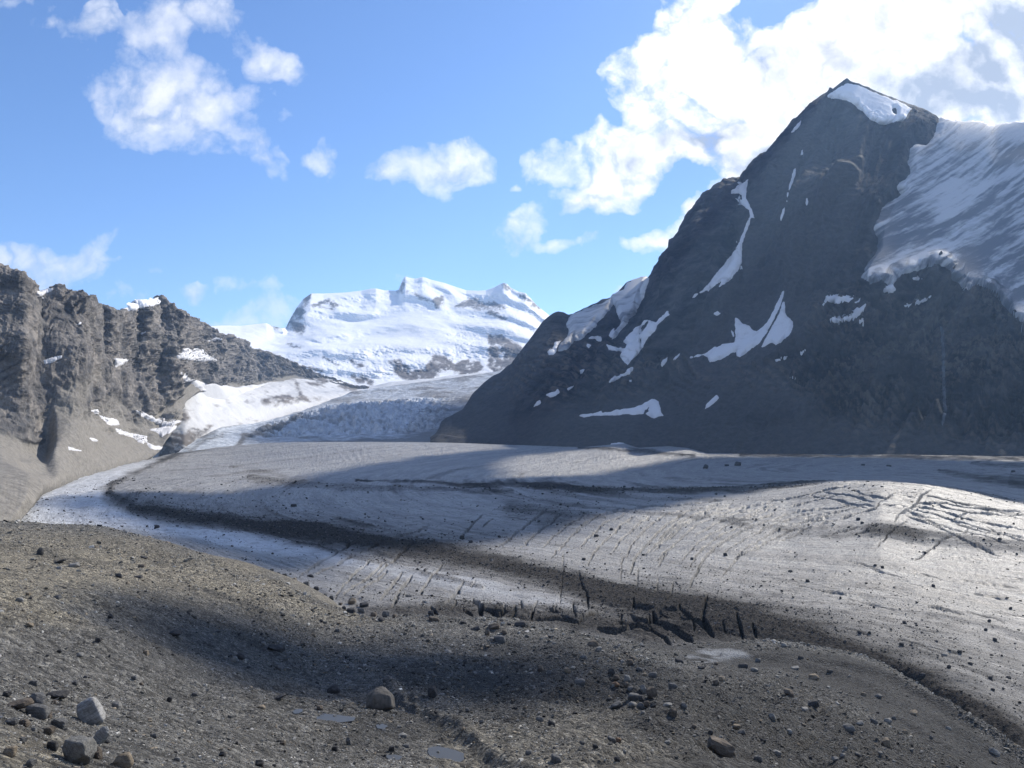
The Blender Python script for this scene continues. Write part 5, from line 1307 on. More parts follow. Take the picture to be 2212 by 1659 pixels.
# (picture x, y, width, height, tone, shape, tilt)
LIST = [
    # lower left corner
    S(119, 1503, 42, 16, 'dark', 'slab', -8), S(78, 1512, 36, 20, 'grey', 'block', 14), S(32, 1524, 50, 15, 'brown', 'slab', 8), S(75, 1538, 46, 26, 'grey', 'round', 5), S(124, 1564, 34, 18, 'grey', 'block', 15), S(250, 1524, 20, 16, 'pale', 'block', 5),
    S(110, 1612, 21, 20, 'dark', 'round', 0), S(15, 1625, 26, 18, 'tan', 'round', 0), S(263, 1645, 40, 28, 'tan', 'round', 0), S(200, 1628, 28, 24, 'brown', 'block', 0), S(50, 1562, 20, 14, 'brown', 'block', -5), S(20, 1560, 24, 12, 'grey', 'slab', 0), S(100, 1580, 24, 15, 'brown', 'block', 20), S(45, 1600, 16, 12, 'grey', 'block', 0), S(100, 1545, 18, 14, 'brown', 'block', 0), S(60, 1650, 22, 16, 'grey', 'block', 0), S(228, 1600, 18, 12, 'grey', 'block', 0), S(10, 1500, 18, 12, 'dark', 'block', 0), S(160, 1475, 14, 9, 'grey', 'block', 10), S(70, 1475, 18, 10, 'grey', 'block', 10),
    # left slope
    S(374, 1369, 27, 12, 'dark', 'slab', 0), S(313, 1411, 12, 11, 'tan', 'block', 0), S(519, 1419, 19, 13, 'dark', 'block', 20), S(505, 1424, 13, 11, 'pale', 'block', -10), S(208, 1383, 15, 9, 'dark', 'block', 15), S(365, 1511, 11, 12, 'dark', 'block', 25), S(127, 1191, 14, 16, 'dark', 'block', 10), S(20, 1202, 13, 11, 'dark', 'block', 0), S(182, 1221, 21, 9, 'pale', 'slab', 8), S(147, 1227, 11, 7, 'pale', 'round', 0), S(342, 1204, 16, 5, 'dark', 'slab', 3), S(271, 1243, 15, 9, 'dark', 'block', 8), S(312, 1246, 16, 5, 'dark', 'slab', -3), S(331, 1222, 14, 6, 'brown', 'slab', 5), S(160, 1214, 28, 5, 'dark', 'slab', 22), S(40, 1295, 16, 9, 'pale', 'slab', 12), S(120, 1290, 15, 8, 'grey', 'slab', -12), S(60, 1350, 16, 9, 'tan', 'slab', 10), S(170, 1415, 14, 9, 'pale', 'block', 0), S(290, 1465, 13, 9, 'grey', 'block', 0), S(430, 1560, 12, 9, 'pale', 'block', 0), S(330, 1590, 14, 9, 'grey', 'block', 0), S(480, 1630, 14, 10, 'dark', 'block', 0), S(380, 1640, 14, 9, 'pale', 'slab', 10), S(560, 1650, 18, 14, 'dark', 'block', 0), S(420, 1500, 12, 8, 'grey', 'slab', 0), S(570, 1390, 10, 7, 'pale', 'block', 0),
    # margin of the ice
    S(585, 1232, 10, 7, 'grey', 'block', 0), S(600, 1240, 9, 7, 'dark', 'block', 0), S(613, 1244, 11, 9, 'dark', 'block', 0), S(633, 1254, 11, 12, 'tan', 'block', 0), S(659, 1263, 15, 14, 'grey', 'block', 0), S(670, 1244, 14, 7, 'dark', 'slab', 4), S(680, 1272, 12, 10, 'dark', 'block', 0), S(672, 1281, 9, 6, 'grey', 'block', 0), S(700, 1285, 8, 6, 'grey', 'block', 0), S(713, 1292, 10, 9, 'dark', 'block', 0), S(757, 1299, 17, 14, 'tan', 'block', -6), S(783, 1307, 20, 10, 'dark', 'block', 0), S(759, 1319, 20, 10, 'dark', 'block', 0), S(780, 1319, 16, 10, 'grey', 'block', 0), S(743, 1313, 9, 6, 'dark', 'block', 0), S(732, 1305, 9, 6, 'brown', 'block', 0), S(835, 1328, 18, 15, 'grey', 'block', 5), S(826, 1339, 15, 8, 'dark', 'block', 0), S(805, 1328, 14, 9, 'brown', 'block', 0), S(855, 1331, 9, 8, 'brown', 'block', 0), S(939, 1338, 21, 10, 'brown', 'round', 0), S(933, 1325, 13, 11, 'dark', 'block', 0), S(700, 1341, 8, 6, 'dark', 'block', 0), S(730, 1362, 12, 7, 'grey', 'block', 0), S(626, 1361, 9, 6, 'pale', 'block', 0), S(678, 1372, 10, 6, 'tan', 'block', 0),  # one small dark block at the rim stands in for a dark hole
    S(1123, 1349, 22, 11, 'dark', 'round', 0), S(1002, 1345, 14, 6, 'dark', 'slab', 0), S(1068, 1354, 25, 12, 'brown', 'block', 10), S(1080, 1381, 25, 14, 'grey', 'round', 0), S(1027, 1359, 21, 8, 'dark', 'slab', -18), S(1053, 1368, 11, 13, 'brown', 'block', 0), S(1090, 1366, 12, 9, 'brown', 'block', 0), S(1190, 1374, 14, 4, 'grey', 'slab', 0), S(967, 1409, 17, 8, 'pale', 'slab', -6), S(1060, 1452, 10, 5, 'pale', 'round', 0), S(1003, 1430, 10, 7, 'dark', 'block', 0),
    # middle
    S(933, 1497, 22, 22, 'dark', 'block', 20), S(835, 1466, 18, 11, 'grey', 'round', 8), S(593, 1401, 32, 12, 'dark', 'slab', -18), S(610, 1397, 14, 12, 'grey', 'block', 0), S(720, 1491, 27, 17, 'dark', 'block', -25), S(602, 1441, 20, 12, 'grey', 'block', 5), S(752, 1602, 10, 16, 'grey', 'block', 10), S(723, 1618, 14, 11, 'dark', 'block', 0), S(845, 1618, 13, 12, 'dark', 'block', 0), S(869, 1589, 20, 8, 'pale', 'slab', 0), S(564, 1528, 18, 8, 'tan', 'slab', 0), S(876, 1612, 16, 6, 'grey', 'slab', 0), S(600, 1508, 30, 7, 'dark', 'slab', -28), S(690, 1530, 14, 9, 'brown', 'block', 0), S(740, 1519, 14, 5, 'grey', 'slab', 0), S(610, 1605, 12, 9, 'brown', 'block', 0), S(1010, 1535, 10, 8, 'grey', 'block', 0), S(1040, 1560, 10, 8, 'grey', 'block', 0), S(1000, 1575, 9, 7, 'tan', 'block', 0), S(780, 1440, 10, 7, 'grey', 'block', 0),
    # heap and slope in the lower middle
    S(1281, 1392, 24, 14, 'brown', 'round', 0), S(1293, 1403, 15, 9, 'pale', 'block', 12), S(1363, 1432, 17, 13, 'brown', 'block', 0), S(1367, 1421, 14, 6, 'brown', 'slab', 10), S(1411, 1459, 17, 11, 'grey', 'round', 0), S(1226, 1449, 14, 12, 'tan', 'block', 0), S(1333, 1465, 14, 11, 'brown', 'block', 0), S(1356, 1467, 14, 14, 'pale', 'block', 0), S(1253, 1474, 20, 11, 'grey', 'round', 0), S(1168, 1445, 15, 12, 'brown', 'block', 15), S(1188, 1454, 12, 10, 'grey', 'block', 0), S(1331, 1480, 19, 11, 'rust', 'slab', -5), S(1351, 1480, 13, 12, 'brown', 'block', 0), S(1391, 1490, 13, 19, 'pale', 'block', 18), S(1410, 1498, 23, 26, 'brown', 'block', -12), S(1371, 1506, 27, 14, 'grey', 'round', 5), S(1387, 1510, 14, 14, 'dark', 'block', 0), S(1368, 1523, 19, 11, 'pale', 'round', 5), S(1385, 1525, 15, 13, 'grey', 'round', 0), S(1397, 1522, 14, 13, 'brown', 'round', 10), S(1412, 1525, 13, 10, 'dark', 'block', 0), S(1333, 1525, 25, 12, 'grey', 'slab', 18), S(1363, 1489, 14, 8, 'grey', 'round', 0), S(1381, 1447, 14, 10, 'grey', 'round', 0), S(1393, 1458, 14, 8, 'tan', 'slab', 0), S(1322, 1450, 15, 12, 'dark', 'round', 0), S(1342, 1448, 10, 8, 'grey', 'block', 0), S(1316, 1512, 12, 8, 'dark', 'block', 0), S(1275, 1455, 10, 9, 'tan', 'slab', -30), S(1261, 1420, 14, 9, 'grey', 'round', 0),
    S(1455, 1540, 16, 18, 'brown', 'block', 0), S(1443, 1524, 20, 8, 'pale', 'slab', 14), S(1455, 1483, 18, 12, 'grey', 'round', 0), S(1478, 1524, 14, 11, 'grey', 'round', 0), S(1561, 1468, 15, 12, 'tan', 'block', 0), S(1548, 1475, 12, 12, 'brown', 'block', 10), S(1631, 1447, 15, 8, 'pale', 'round', 0), S(1606, 1439, 18, 9, 'dark', 'round', 5), S(1516, 1443, 15, 6, 'dark', 'slab', 0), S(1468, 1428, 16, 8, 'dark', 'round', 0), S(1638, 1427, 12, 9, 'grey', 'block', 0), S(1562, 1619, 60, 32, 'brown', 'block', 18), S(1192, 1564, 15, 12, 'dark', 'round', 10), S(1166, 1554, 16, 10, 'grey', 'round', -8), S(1322, 1599, 17, 12, 'grey', 'round', 5), S(1336, 1599, 12, 9, 'rust', 'block', 20), S(1202, 1642, 22, 18, 'grey', 'round', 5), S(1591, 1571, 17, 11, 'tan', 'round', 0), S(1603, 1584, 17, 10, 'grey', 'slab', 20), S(1142, 1627, 15, 9, 'grey', 'round', 0), S(1536, 1583, 12, 10, 'dark', 'block', 0), S(1443, 1604, 13, 7, 'pale', 'slab', 15), S(1150, 1485, 15, 8, 'grey', 'slab', 10), S(1258, 1605, 12, 8, 'grey', 'block', 0), S(1390, 1540, 10, 7, 'pale', 'block', 0), S(1334, 1640, 13, 9, 'dark', 'block', 0), S(1500, 1570, 11, 8, 'brown', 'block', 0), S(1350, 1624, 10, 6, 'pale', 'slab', 0), S(1640, 1640, 18, 12, 'grey', 'block', 0), S(1650, 1600, 11, 8, 'dark', 'block', 0),
    # lower right
    S(1689, 1394, 13, 9, 'pale', 'block', 0), S(1761, 1464, 22, 12, 'tan', 'block', 5), S(1719, 1444, 18, 6, 'pale', 'slab', 10), S(1706, 1497, 22, 12, 'brown', 'block', 12), S(1759, 1522, 22, 12, 'dark', 'round', 20), S(1836, 1573, 25, 14, 'grey', 'round', 0), S(1669, 1549, 14, 14, 'pale', 'block', 20), S(1705, 1580, 14, 8, 'pale', 'slab', 14), S(1916, 1606, 21, 16, 'tan', 'block', 28), S(1859, 1564, 16, 9, 'pale', 'slab', 8), S(1828, 1617, 8, 8, 'pale', 'block', 0), S(1679, 1628, 20, 11, 'pale', 'block', 22), S(1855, 1632, 12, 10, 'grey', 'round', 0), S(1741, 1533, 17, 6, 'pale', 'slab', 8), S(1890, 1560, 15, 10, 'grey', 'round', 20), S(1920, 1558, 15, 9, 'pale', 'block', 0), S(1975, 1542, 20, 7, 'tan', 'slab', 30), S(1957, 1582, 12, 8, 'tan', 'round', 0), S(1806, 1640, 13, 9, 'pale', 'block', 0), S(2150, 1625, 22, 12, 'pale', 'slab', 30), S(1900, 1505, 16, 8, 'grey', 'slab', 20), S(2050, 1573, 12, 6, 'pale', 'slab', 20), S(1822, 1632, 10, 7, 'pale', 'block', 0),
]
ICELIST = [
    S(634, 1092, 12, 7, 'dark', 'slab', 0), S(337, 1138, 11, 8, 'dark', 'block', 0), S(998, 1161, 11, 9, 'dark', 'block', 0), S(1017, 1170, 9, 6, 'dark', 'block', 0), S(1079, 1159, 7, 5, 'dark', 'block', 0), S(1525, 1008, 10, 10, 'dark', 'block', 25), S(1595, 1002, 14, 10, 'dark', 'block', -8), S(1571, 1005, 9, 5, 'dark', 'block', 0), S(1288, 1157, 10, 6, 'dark', 'block', 0), S(1116, 1042, 5, 4, 'dark', 'block', 0), S(1349, 1051, 6, 4, 'dark', 'block', 0), S(1321, 1143, 8, 6, 'dark', 'block', 0), S(2190, 1018, 8, 5, 'dark', 'block', 0), S(1920, 1006, 10, 5, 'dark', 'block', 0), S(1864, 1004, 8, 4, 'dark', 'block', 0), S(1846, 1060, 12, 5, 'dark', 'slab', 0),
    S(1746, 1255, 9, 6, 'dark', 'block', 0), S(2018, 1265, 7, 6, 'dark', 'block', 0), S(1889, 1312, 6, 5, 'dark', 'block', 0), S(1956, 1345, 9, 7, 'dark', 'block', 0), S(1964, 1392, 10, 7, 'dark', 'block', 0), S(2079, 1408, 9, 7, 'dark', 'block', 0), S(2070, 1441, 9, 8, 'dark', 'block', 0), S(2150, 1382, 8, 8, 'dark', 'block', 0), S(1871, 1367, 7, 6, 'dark', 'block', 0), S(2106, 1434, 9, 6, 'dark', 'block', 0), S(2156, 1465, 9, 8, 'dark', 'block', 0), S(2184, 1314, 7, 6, 'dark', 'block', 0), S(2130, 1360, 7, 6, 'dark', 'block', 0), S(2138, 1341, 7, 6, 'dark', 'block', 0), S(1728, 1388, 13, 9, 'dark', 'block', 0), S(2001, 1459, 15, 9, 'dark', 'block', 0), S(1984, 1394, 7, 5, 'dark', 'block', 0), S(2053, 1414, 12, 4, 'pale', 'slab', 5), S(1708, 1234, 9, 5, 'dark', 'block', 0), S(1891, 1221, 7, 5, 'dark', 'block', 0), S(1907, 1225, 6, 6, 'dark', 'block', 0), S(1997, 1194, 10, 6, 'dark', 'block', 0), S(1855, 1121, 8, 6, 'dark', 'block', 0), S(1863, 1129, 7, 5, 'dark', 'block', 0), S(2161, 1164, 7, 5, 'dark', 'block', 0), S(1759, 1391, 10, 7, 'dark', 'block', 0), S(1568, 1198, 9, 7, 'dark', 'block', 0), S(1495, 1207, 7, 6, 'dark', 'block', 0), S(1261, 1208, 9, 6, 'dark', 'block', 0), S(2168, 1490, 8, 6, 'dark', 'block', 0), S(2186, 1464, 10, 6, 'dark', 'block', 0),
]
MARKS = [(818, 1512, 'the large rounded boulder'), (718, 1551, 'the grey puddle'), (963, 1628, 'the pale puddle'), (1400, 1505, 'the boulder heap'), (1562, 1619, 'the long brown boulder'), (155, 1620, 'the flat pale slab'), (190, 1536, 'the striped upright boulder'), (1520, 1420, 'the bare ice patch'), (1300, 1340, 'the broken ice blocks'), (757, 1300, 'the tan ice edge block'),
         (127, 1191, 'the upright crest stone'), (990, 1600, 'the gravel tail'), (1281, 1392, 'the smooth brown boulder'), (1960, 1500, 'the dark mud ridges'), (374, 1369, 'the dark lens stone'), (1080, 1381, 'the ice foot boulder'), (1761, 1464, 'the tan ridge stone'), (1836, 1573, 'the lower right boulder'), (1595, 1002, 'the biggest far rock'), (1980, 1090, 'the crossing crevasses'), (998, 1161, 'the moraine band rock'), (2001, 1459, 'the widest near rock'), (519, 1419, 'the paired stones'), (933, 1497, 'the dark angular boulder'), (263, 1645, 'the tan corner stone')]
SELF = {(757, 1299): 'tan squarish block at the ice edge', (127, 1191): 'dark upright stone on the crest of the left slope', (1281, 1392): 'smooth brown boulder just below the broken ice blocks', (374, 1369): 'dark lens shaped stone alone on the left slope', (1080, 1381): 'grey rounded boulder near the foot of the broken ice', (1761, 1464): 'tan stone sitting on the dark mud ridge', (1836, 1573): 'grey rounded boulder at lower right under the mud ridges', (1595, 1002): 'biggest dark rock on the far bright ice',
        (998, 1161): 'dark rock on the edge of the dark moraine band', (2001, 1459): 'widest dark rock at the dirty rim of the near ice', (519, 1419): 'dark stone touching a pale one on the left slope', (505, 1424): 'pale stone touching a dark one on the left slope', (933, 1497): 'dark angular boulder standing right of the large rounded boulder', (263, 1645): 'yellowish tan stone in the lower left corner', (1562, 1619): 'long brown boulder tilted to the right at the bottom',
        (1391, 1490): 'pale upright stone leaning in the boulder heap', (1410, 1498): 'tall brown boulder of the heap right of the pale upright one', (1371, 1506): 'long grey boulder on the left of the heap', (1368, 1523): 'pale rounded stone at the front of the heap', (1331, 1480): 'rust coloured slab behind the boulder heap', (182, 1221): 'pale flat stone on the upper left slope', (337, 1138): 'dark cone shaped rock on the white ice tongue', (634, 1092): 'dark flat rock alone in the middle of the grey ice', (1525, 1008): 'leaning dark rock on the far ice left of the biggest',
        (2053, 1414): 'single pale slab on the near ice', (835, 1328): 'grey block at the foot of the ice cracks', (593, 1401): 'long dark slab tilted on the mid slope', (1916, 1606): 'tan pointed rock leaning in the dark mud at lower right'}
used = {}


def label_for(px, py, w, h, tone, shape, on):
    key = (px, py)
    if key in SELF: return SELF[key]
    size = 'tiny' if w < 8 else 'small' if w < 13 else 'medium' if w < 19 else 'big'
    sh = {'block': 'angular', 'slab': 'flat', 'round': 'rounded'}[shape]
    noun = 'stone' if w < 14 else 'boulder'
    for mx, my, ph in sorted(MARKS, key=lambda q: (q[0] - px) ** 2 + (q[1] - py) ** 2):
        dx, dy = px - mx, py - my
        dist = math.hypot(dx, dy)
        if dist < 6: continue
        far = 'just ' if dist < 45 else '' if dist < 130 else 'well '
        a = math.degrees(math.atan2(-dy, dx)) % 360
        rel = ['right of', 'up and right of', 'behind', 'up and left of', 'left of', 'down and left of', 'in front of', 'down and right of'][int((a + 22.5) // 45) % 8]
        lab = f'{size} {sh} {tone} {noun} {far}{rel} {ph}'
        if lab not in used:
            used[lab] = 1
            return lab
    return f'{size} {sh} {tone} {noun} on the slope'


GROUPS = {'ground': 'boulders lying on the moraine slope', 'ice': 'dark rocks lying on the glacier'}
for v in SELF.values(): used[v] = 1
for r in LIST:
    put_boulder(*r[:6], label_for(*r[:6], 'ground'), GROUPS['ground'], 'ground', r[6])
for r in ICELIST:
    put_boulder(*r[:6], label_for(*r[:6], 'ice'), GROUPS['ice'], 'ice', r[6])
# four boulders with shapes of their own
m, k = material('weathered_stone', 0.9, 0.2)
tcn = k.new('ShaderNodeTexCoord').outputs['Object']
n = k.noise(tcn, 3.0, 10, 0.68)
finish(k, k.mix(k.ramp(n, .3, .7), (0.075, 0.07, 0.064), (0.165, 0.15, 0.132)), n, 0.8, 0.12)
big = rock_mesh('boulder', 5, m, 0.85, 16, 0.3, round_=True)
put_boulder(817, 1514, 60, 48, 'brown', 'round', 'large rounded boulder with a long tail of gravel behind it', GROUPS['ground'], mesh=big, tilt=6)
m, k = material('banded_stone', 0.85, 0.25)
tcn = k.new('ShaderNodeTexCoord').outputs['Object']
n = k.noise(k.scaled(tcn, (1.0, 1.0, 9.0)), 1.4, 6, 0.6, dist=0.8)
n2 = k.noise(tcn, 6.0, 8, 0.65)
finish(k, k.mix(k.ramp(n, 0.35, 0.65), k.mix(n2, (0.13, 0.13, 0.125), (0.23, 0.225, 0.215)), (0.30, 0.295, 0.285)), k.math('ADD', n, n2), 0.5, 0.08)
m2_, k2_ = material('silty_pale_stone', 0.92, 0.15)
tc2_ = k2_.new('ShaderNodeTexCoord').outputs['Object']
n_a, n_b = k2_.noise(tc2_, 2.2, 10, 0.7), k2_.noise(tc2_, 7.0, 8, 0.7)
finish(k2_, k2_.mix(k2_.ramp(n_b, .45, .65, 0, .6), k2_.mix(k2_.ramp(n_a, .3, .7), (0.14, 0.138, 0.13), (0.235, 0.23, 0.215)), (0.075, 0.071, 0.065)), k2_.math('ADD', n_a, k2_.math('MULTIPLY', n_b, .4)), 0.9, 0.15)
band = rock_mesh('boulder', 9, m, 1.1, 14, 0.2, round_=True)
put_boulder(190, 1538, 48, 54, 'pale', 'round', 'striped pale grey boulder standing upright at lower left', GROUPS['ground'], mesh=band, tilt=28)
put_boulder(212, 1588, 24, 44, 'pale', 'block', 'slim pale stone leaning below the striped upright boulder', GROUPS['ground'], mesh=rock_mesh('boulder', 91, m, 0.8, 12, 0.4, round_=True), tilt=-38)
put_boulder(157, 1624, 66, 54, 'pale', 'slab', 'big pale flat topped slab at the bottom left edge', GROUPS['ground'], mesh=rock_mesh('boulder', 95, m2_, 0.6, 14, 0.4, round_=True), tilt=10)

# the many smaller boulders nothing tells apart
rr = random.Random(3)
cnt = 0
while cnt < 30:
    px, py = rr.uniform(20, 2150), rr.uniform(1180, 1650)
    p = ground_at(px, py)
    if p is None or py < np.interp(px, [e[0] for e in EDGE], [e[1] for e in EDGE]) + 14: continue
    if rr.random() > 0.35 + 0.65 * (900 < px < 1800): continue
    w = rr.uniform(7, 12)
    tone = rr.choices(['grey', 'dark', 'pale', 'tan', 'brown'], [5, 2, 2, 1, 2])[0]
    put_boulder(px, py, w, w * rr.uniform(.55, .85), tone, rr.choice(['block', 'slab', 'round']), f'small {tone} stone among many others on the moraine slope', f'small {tone} stones on the moraine slope', 'ground', rr.uniform(-20, 20))
    cnt += 1

# ---------------------------------------------------------------- gravel, one mass on the ground and one on the ice
def gravel(name, g, gpx, gpy, n, rlo, rhi, clo, chi, size, weight, tones, label, seed, sink=0.25, darken=None):
    r = np.random.default_rng(seed)
    rows = r.uniform(rlo, rhi, n * 4); cols = r.uniform(clo, chi, n * 4)
    i, j = rows.astype(int), cols.astype(int)
    fi, fj = (rows - i)[:, None], (cols - j)[:, None]
    pos = (g[i, j] * (1 - fj) + g[i, j + 1] * fj) * (1 - fi) + (g[i + 1, j] * (1 - fj) + g[i + 1, j + 1] * fj) * fi
    w = weight[i, j]
    kp = np.where(r.random(len(w)) < w)[0][:n]
    pos, i, j = pos[kp], i[kp], j[kp]
    n = len(kp)
    s = size(r, n) * pos[:, 1] / F
    vals = []
    variants = []
    for q in range(10):
        bm = bmesh.new()
        for p in hull_points(200 + q + seed, r.uniform(.5, .9), 9, 0.3): bm.verts.new(p)
        res = bmesh.ops.convex_hull(bm, input=bm.verts)
        bmesh.ops.delete(bm, geom=[e for e in set(res['geom_interior']) | set(res['geom_unused']) if isinstance(e, bmesh.types.BMVert)], context='VERTS')
        bm.verts.index_update()
        variants.append((np.array([v.co[:] for v in bm.verts]), np.array([[v.index for v in f.verts] for f in bm.faces if len(f.verts) == 3])))
        bm.free()
    which = r.integers(0, 10, n)
    V, Fc, C = [], [], []
    off = 0
    tone = tones(r, n, pos)
    if darken is not None: tone = tone * (1 - 0.6 * darken[i, j])[:, None]  # gravel gets darker where the ground's dark mask is high
    for q in range(10):
        idx = np.where(which == q)[0]
        vv_, ff_ = variants[q]
        a = r.uniform(0, 2 * math.pi, len(idx))
        sc3 = np.stack([r.uniform(.8, 1.3, len(idx)), r.uniform(.6, 1.0, len(idx)), r.uniform(.45, .95, len(idx))], -1) * (s[idx] * .5)[:, None]
        pt = vv_[None] * sc3[:, None]
        ca, sa = np.cos(a)[:, None], np.sin(a)[:, None]
        tl = r.normal(0, .25, len(idx))[:, None]
        x, y, z = pt[..., 0], pt[..., 1], pt[..., 2]
        z, x = z + tl * x, x
        xx, yy2 = x * ca - y * sa, x * sa + y * ca
        pt = np.stack([xx, yy2, z], -1) + pos[idx][:, None]
        pt[..., 2] += (s[idx] * (0.5 - sink) * 0.5)[:, None]
        V.append(pt.reshape(-1, 3))
        Fc.append((ff_[None] + (off + np.arange(len(idx)) * len(vv_))[:, None, None]).reshape(-1, 3))
        C.append(np.repeat(tone[idx], len(vv_), axis=0))
        off += len(idx) * len(vv_)
    V, Fc, C = np.concatenate(V), np.concatenate(Fc), np.concatenate(C)
    o = mesh_obj(name, V, Fc.ravel(), np.full(len(Fc), 3), M_GRAVEL, {'tone': ('FLOAT_COLOR', np.concatenate([C, np.ones((len(C), 1))], 1))}, smooth=False)
    return set_props(o, label, 'gravel', 'stuff')


def ground_tones(r, n, pos):
    t = np.array([0.155, 0.149, 0.134])[None] * np.exp(r.normal(0, .5, (n, 1)))
    u = r.random(n)
    t[u < .13] = np.array([0.33, 0.32, 0.30]) * np.exp(r.normal(0, .2, ((u < .13).sum(), 1)))
    mm = (u > .13) & (u < .24)
    t[mm] = np.array([0.22, 0.185, 0.14]) * np.exp(r.normal(0, .25, (mm.sum(), 1)))
    mm = u > .86
    t[mm] = np.array([0.035, 0.035, 0.037])
    return t * np.array([1.0, 1.0, 1.0])


clump = 0.35 + 0.65 * sstep(fbm(GROUND * [1, 1, 0], 9, 4, .6, seed=101), -.25, .35)
clump = clump * (1 - 0.94 * mud) * (1 - 0.6 * silt)
clump = clump * (1 - 0.3 * area(G_PX, G_PY, [[(1400, 1400), (1760, 1400), (1900, 1440), (2020, 1510), (2212, 1640), (2400, 1700), (2212, 1690), (1980, 1550), (1800, 1470), (1640, 1440)]], 14))
clump *= sstep(np.arange(GROUND.shape[0])[:, None] + 0 * GROUND[..., 0], 6, 40)
c0, c1 = np.searchsorted(np.arange(-600, 2801, 2.0), [-260, 2480])
n_edge = 6 + 26 + 110 + 100 + 80 + 70
gravel('gravel', GROUND, G_PX, G_PY, 190000, 16, n_edge - 2, c0, c1, lambda r, n: np.clip(1.7 * (1 - r.random(n)) ** (-1 / 2.7), 0, 12), clump, ground_tones, 'loose grey and tan gravel strewn over the moraine', 1, darken=dark)


def ice_tones(r, n, pos):
    t = np.array([0.05, 0.047, 0.044])[None] * np.exp(r.normal(0, .4, (n, 1)))
    u = r.random(n)
    t[u < .10] = np.array([0.16, 0.15, 0.14])
    return t


dn = np.clip(dirt_ice if 'dirt_ice' in globals() else 0, 0, 1)
gravel('debris', ICE, I_PX, I_PY, 42000, 12, 84 + 76 + 64 + 56 + 40, *np.searchsorted(np.arange(-500, 2701, 1.7), [-100, 2400]), lambda r, n: np.clip(1.7 * (1 - r.random(n)) ** (-1 / 2.8), 0, 8), np.clip(0.035 + 0.9 * np.clip(dn - .15, 0, 1) ** 1.2, 0, 1), ice_tones, 'dark stony debris sprinkled along the glacier bands', 2, 0.1)

# ---------------------------------------------------------------- puddles
m, k = material('muddy_water', 0.3, 0.12)
n = k.noise(k.pos, 0.6, 4, 0.5)
finish(k, k.mix(n, (0.06, 0.06, 0.058), (0.09, 0.088, 0.082)), k.noise(k.pos, 3.0, 3), 0.05, 0.02)
for (lev, pts), (_, label) in zip(pud_z, PUDDLES):
    a = np.array(pts)
    a = np.concatenate([a, a[:1]])
    t = np.linspace(0, len(pts), 90, endpoint=False)
    ring = np.stack([np.interp(t, np.arange(len(a)), a[:, 0]), np.interp(t, np.arange(len(a)), a[:, 1])], -1)
    for _ in range(3): ring = 0.25 * np.roll(ring, 1, 0) + 0.5 * ring + 0.25 * np.roll(ring, -1, 0)
    c = ring.mean(0)
    ring = c + (ring - c) * (1.06 + 0.12 * fbm(np.concatenate([ring, 0 * ring[:, :1]], 1), 1.2, 3, seed=111))[:, None]
    bm = bmesh.new()
    f = bm.faces.new([bm.verts.new((x, y, lev)) for x, y in ring])
    bm.normal_update()
    if f.normal.z < 0: bmesh.ops.reverse_faces(bm, faces=[f])
    me = bpy.data.meshes.new('puddle'); bm.to_mesh(me); bm.free()
    me.materials.append(m)
    o = bpy.data.objects.new('puddle', me); COL.objects.link(o)
    set_props(o, label, 'puddle', None, 'puddles on the moraine')

# ---------------------------------------------------------------- clouds overhead, outside the picture, whose shadows dapple the ice; the last ones are added to shade the dark mountain
m, k = material('cloud_white', 1.0, 0.0)
finish(k, (0.9, 0.9, 0.92))
M_CLOUD = m


def shade_cloud(poly, H, at, rag, label, seed, thick=0.25):
    pts = []
    n = len(poly)
    for a in range(n):
        x0, y0 = poly[a]; x1, y1 = poly[(a + 1) % n]
        st = max(1, int(math.hypot(x1 - x0, (y1 - y0) * 3) / 45))
        for b in range(st):
            p = at(x0 + (x1 - x0) * b / st, y0 + (y1 - y0) * b / st)
            if p is not None:
                t = (H - p[2]) / SUN_DIR[2]
                pts.append((p[0] + SUN_DIR[0] * t, p[1] + SUN_DIR[1] * t))
    a = np.array(pts)
    lo, hi = a.min(0), a.max(0)
    ext = (hi - lo).max()
    x = np.linspace(lo[0] - .06 * ext, hi[0] + .06 * ext, 150); y = np.linspace(lo[1] - .06 * ext, hi[1] + .06 * ext, 150)
    X, Y = np.meshgrid(x, y)
    s = poly_sdf(X, Y, pts)
    q = np.stack([X, Y, 0 * X + seed * 500.0], -1)
    s = s + rag * fbm(q, rag * 4, 5, .6, seed=seed)
    up = np.sqrt(np.maximum(s, 0)) * math.sqrt(ext) * thick
    lump = 1 + 0.5 * fbm(q, ext / 7, 4, .55, seed=seed + 1)
    top = np.stack([X, Y, H + up * lump], -1)
    bot = np.stack([X, Y, H - 0.3 * up], -1)
    ok = s > 0
    kp = ok[:-1, :-1] | ok[1:, :-1] | ok[:-1, 1:] | ok[1:, 1:]
    Rn, Cn = X.shape
    idx = np.arange(Rn * Cn).reshape(Rn, Cn)
    qd = np.stack([idx[:-1, :-1], idx[:-1, 1:], idx[1:, 1:], idx[1:, :-1]], -1)[kp]
    v = np.concatenate([top.reshape(-1, 3), bot.reshape(-1, 3)])
    qd = np.concatenate([qd, qd[:, ::-1] + Rn * Cn])
    us = np.unique(qd); rm = np.full(len(v), -1); rm[us] = np.arange(len(us))
    qd = rm[qd]; v = v[us]
    o = mesh_obj('cloud', v, qd.ravel(), np.full(len(qd), 4), M_CLOUD)
    return set_props(o, label, 'cloud', 'stuff')


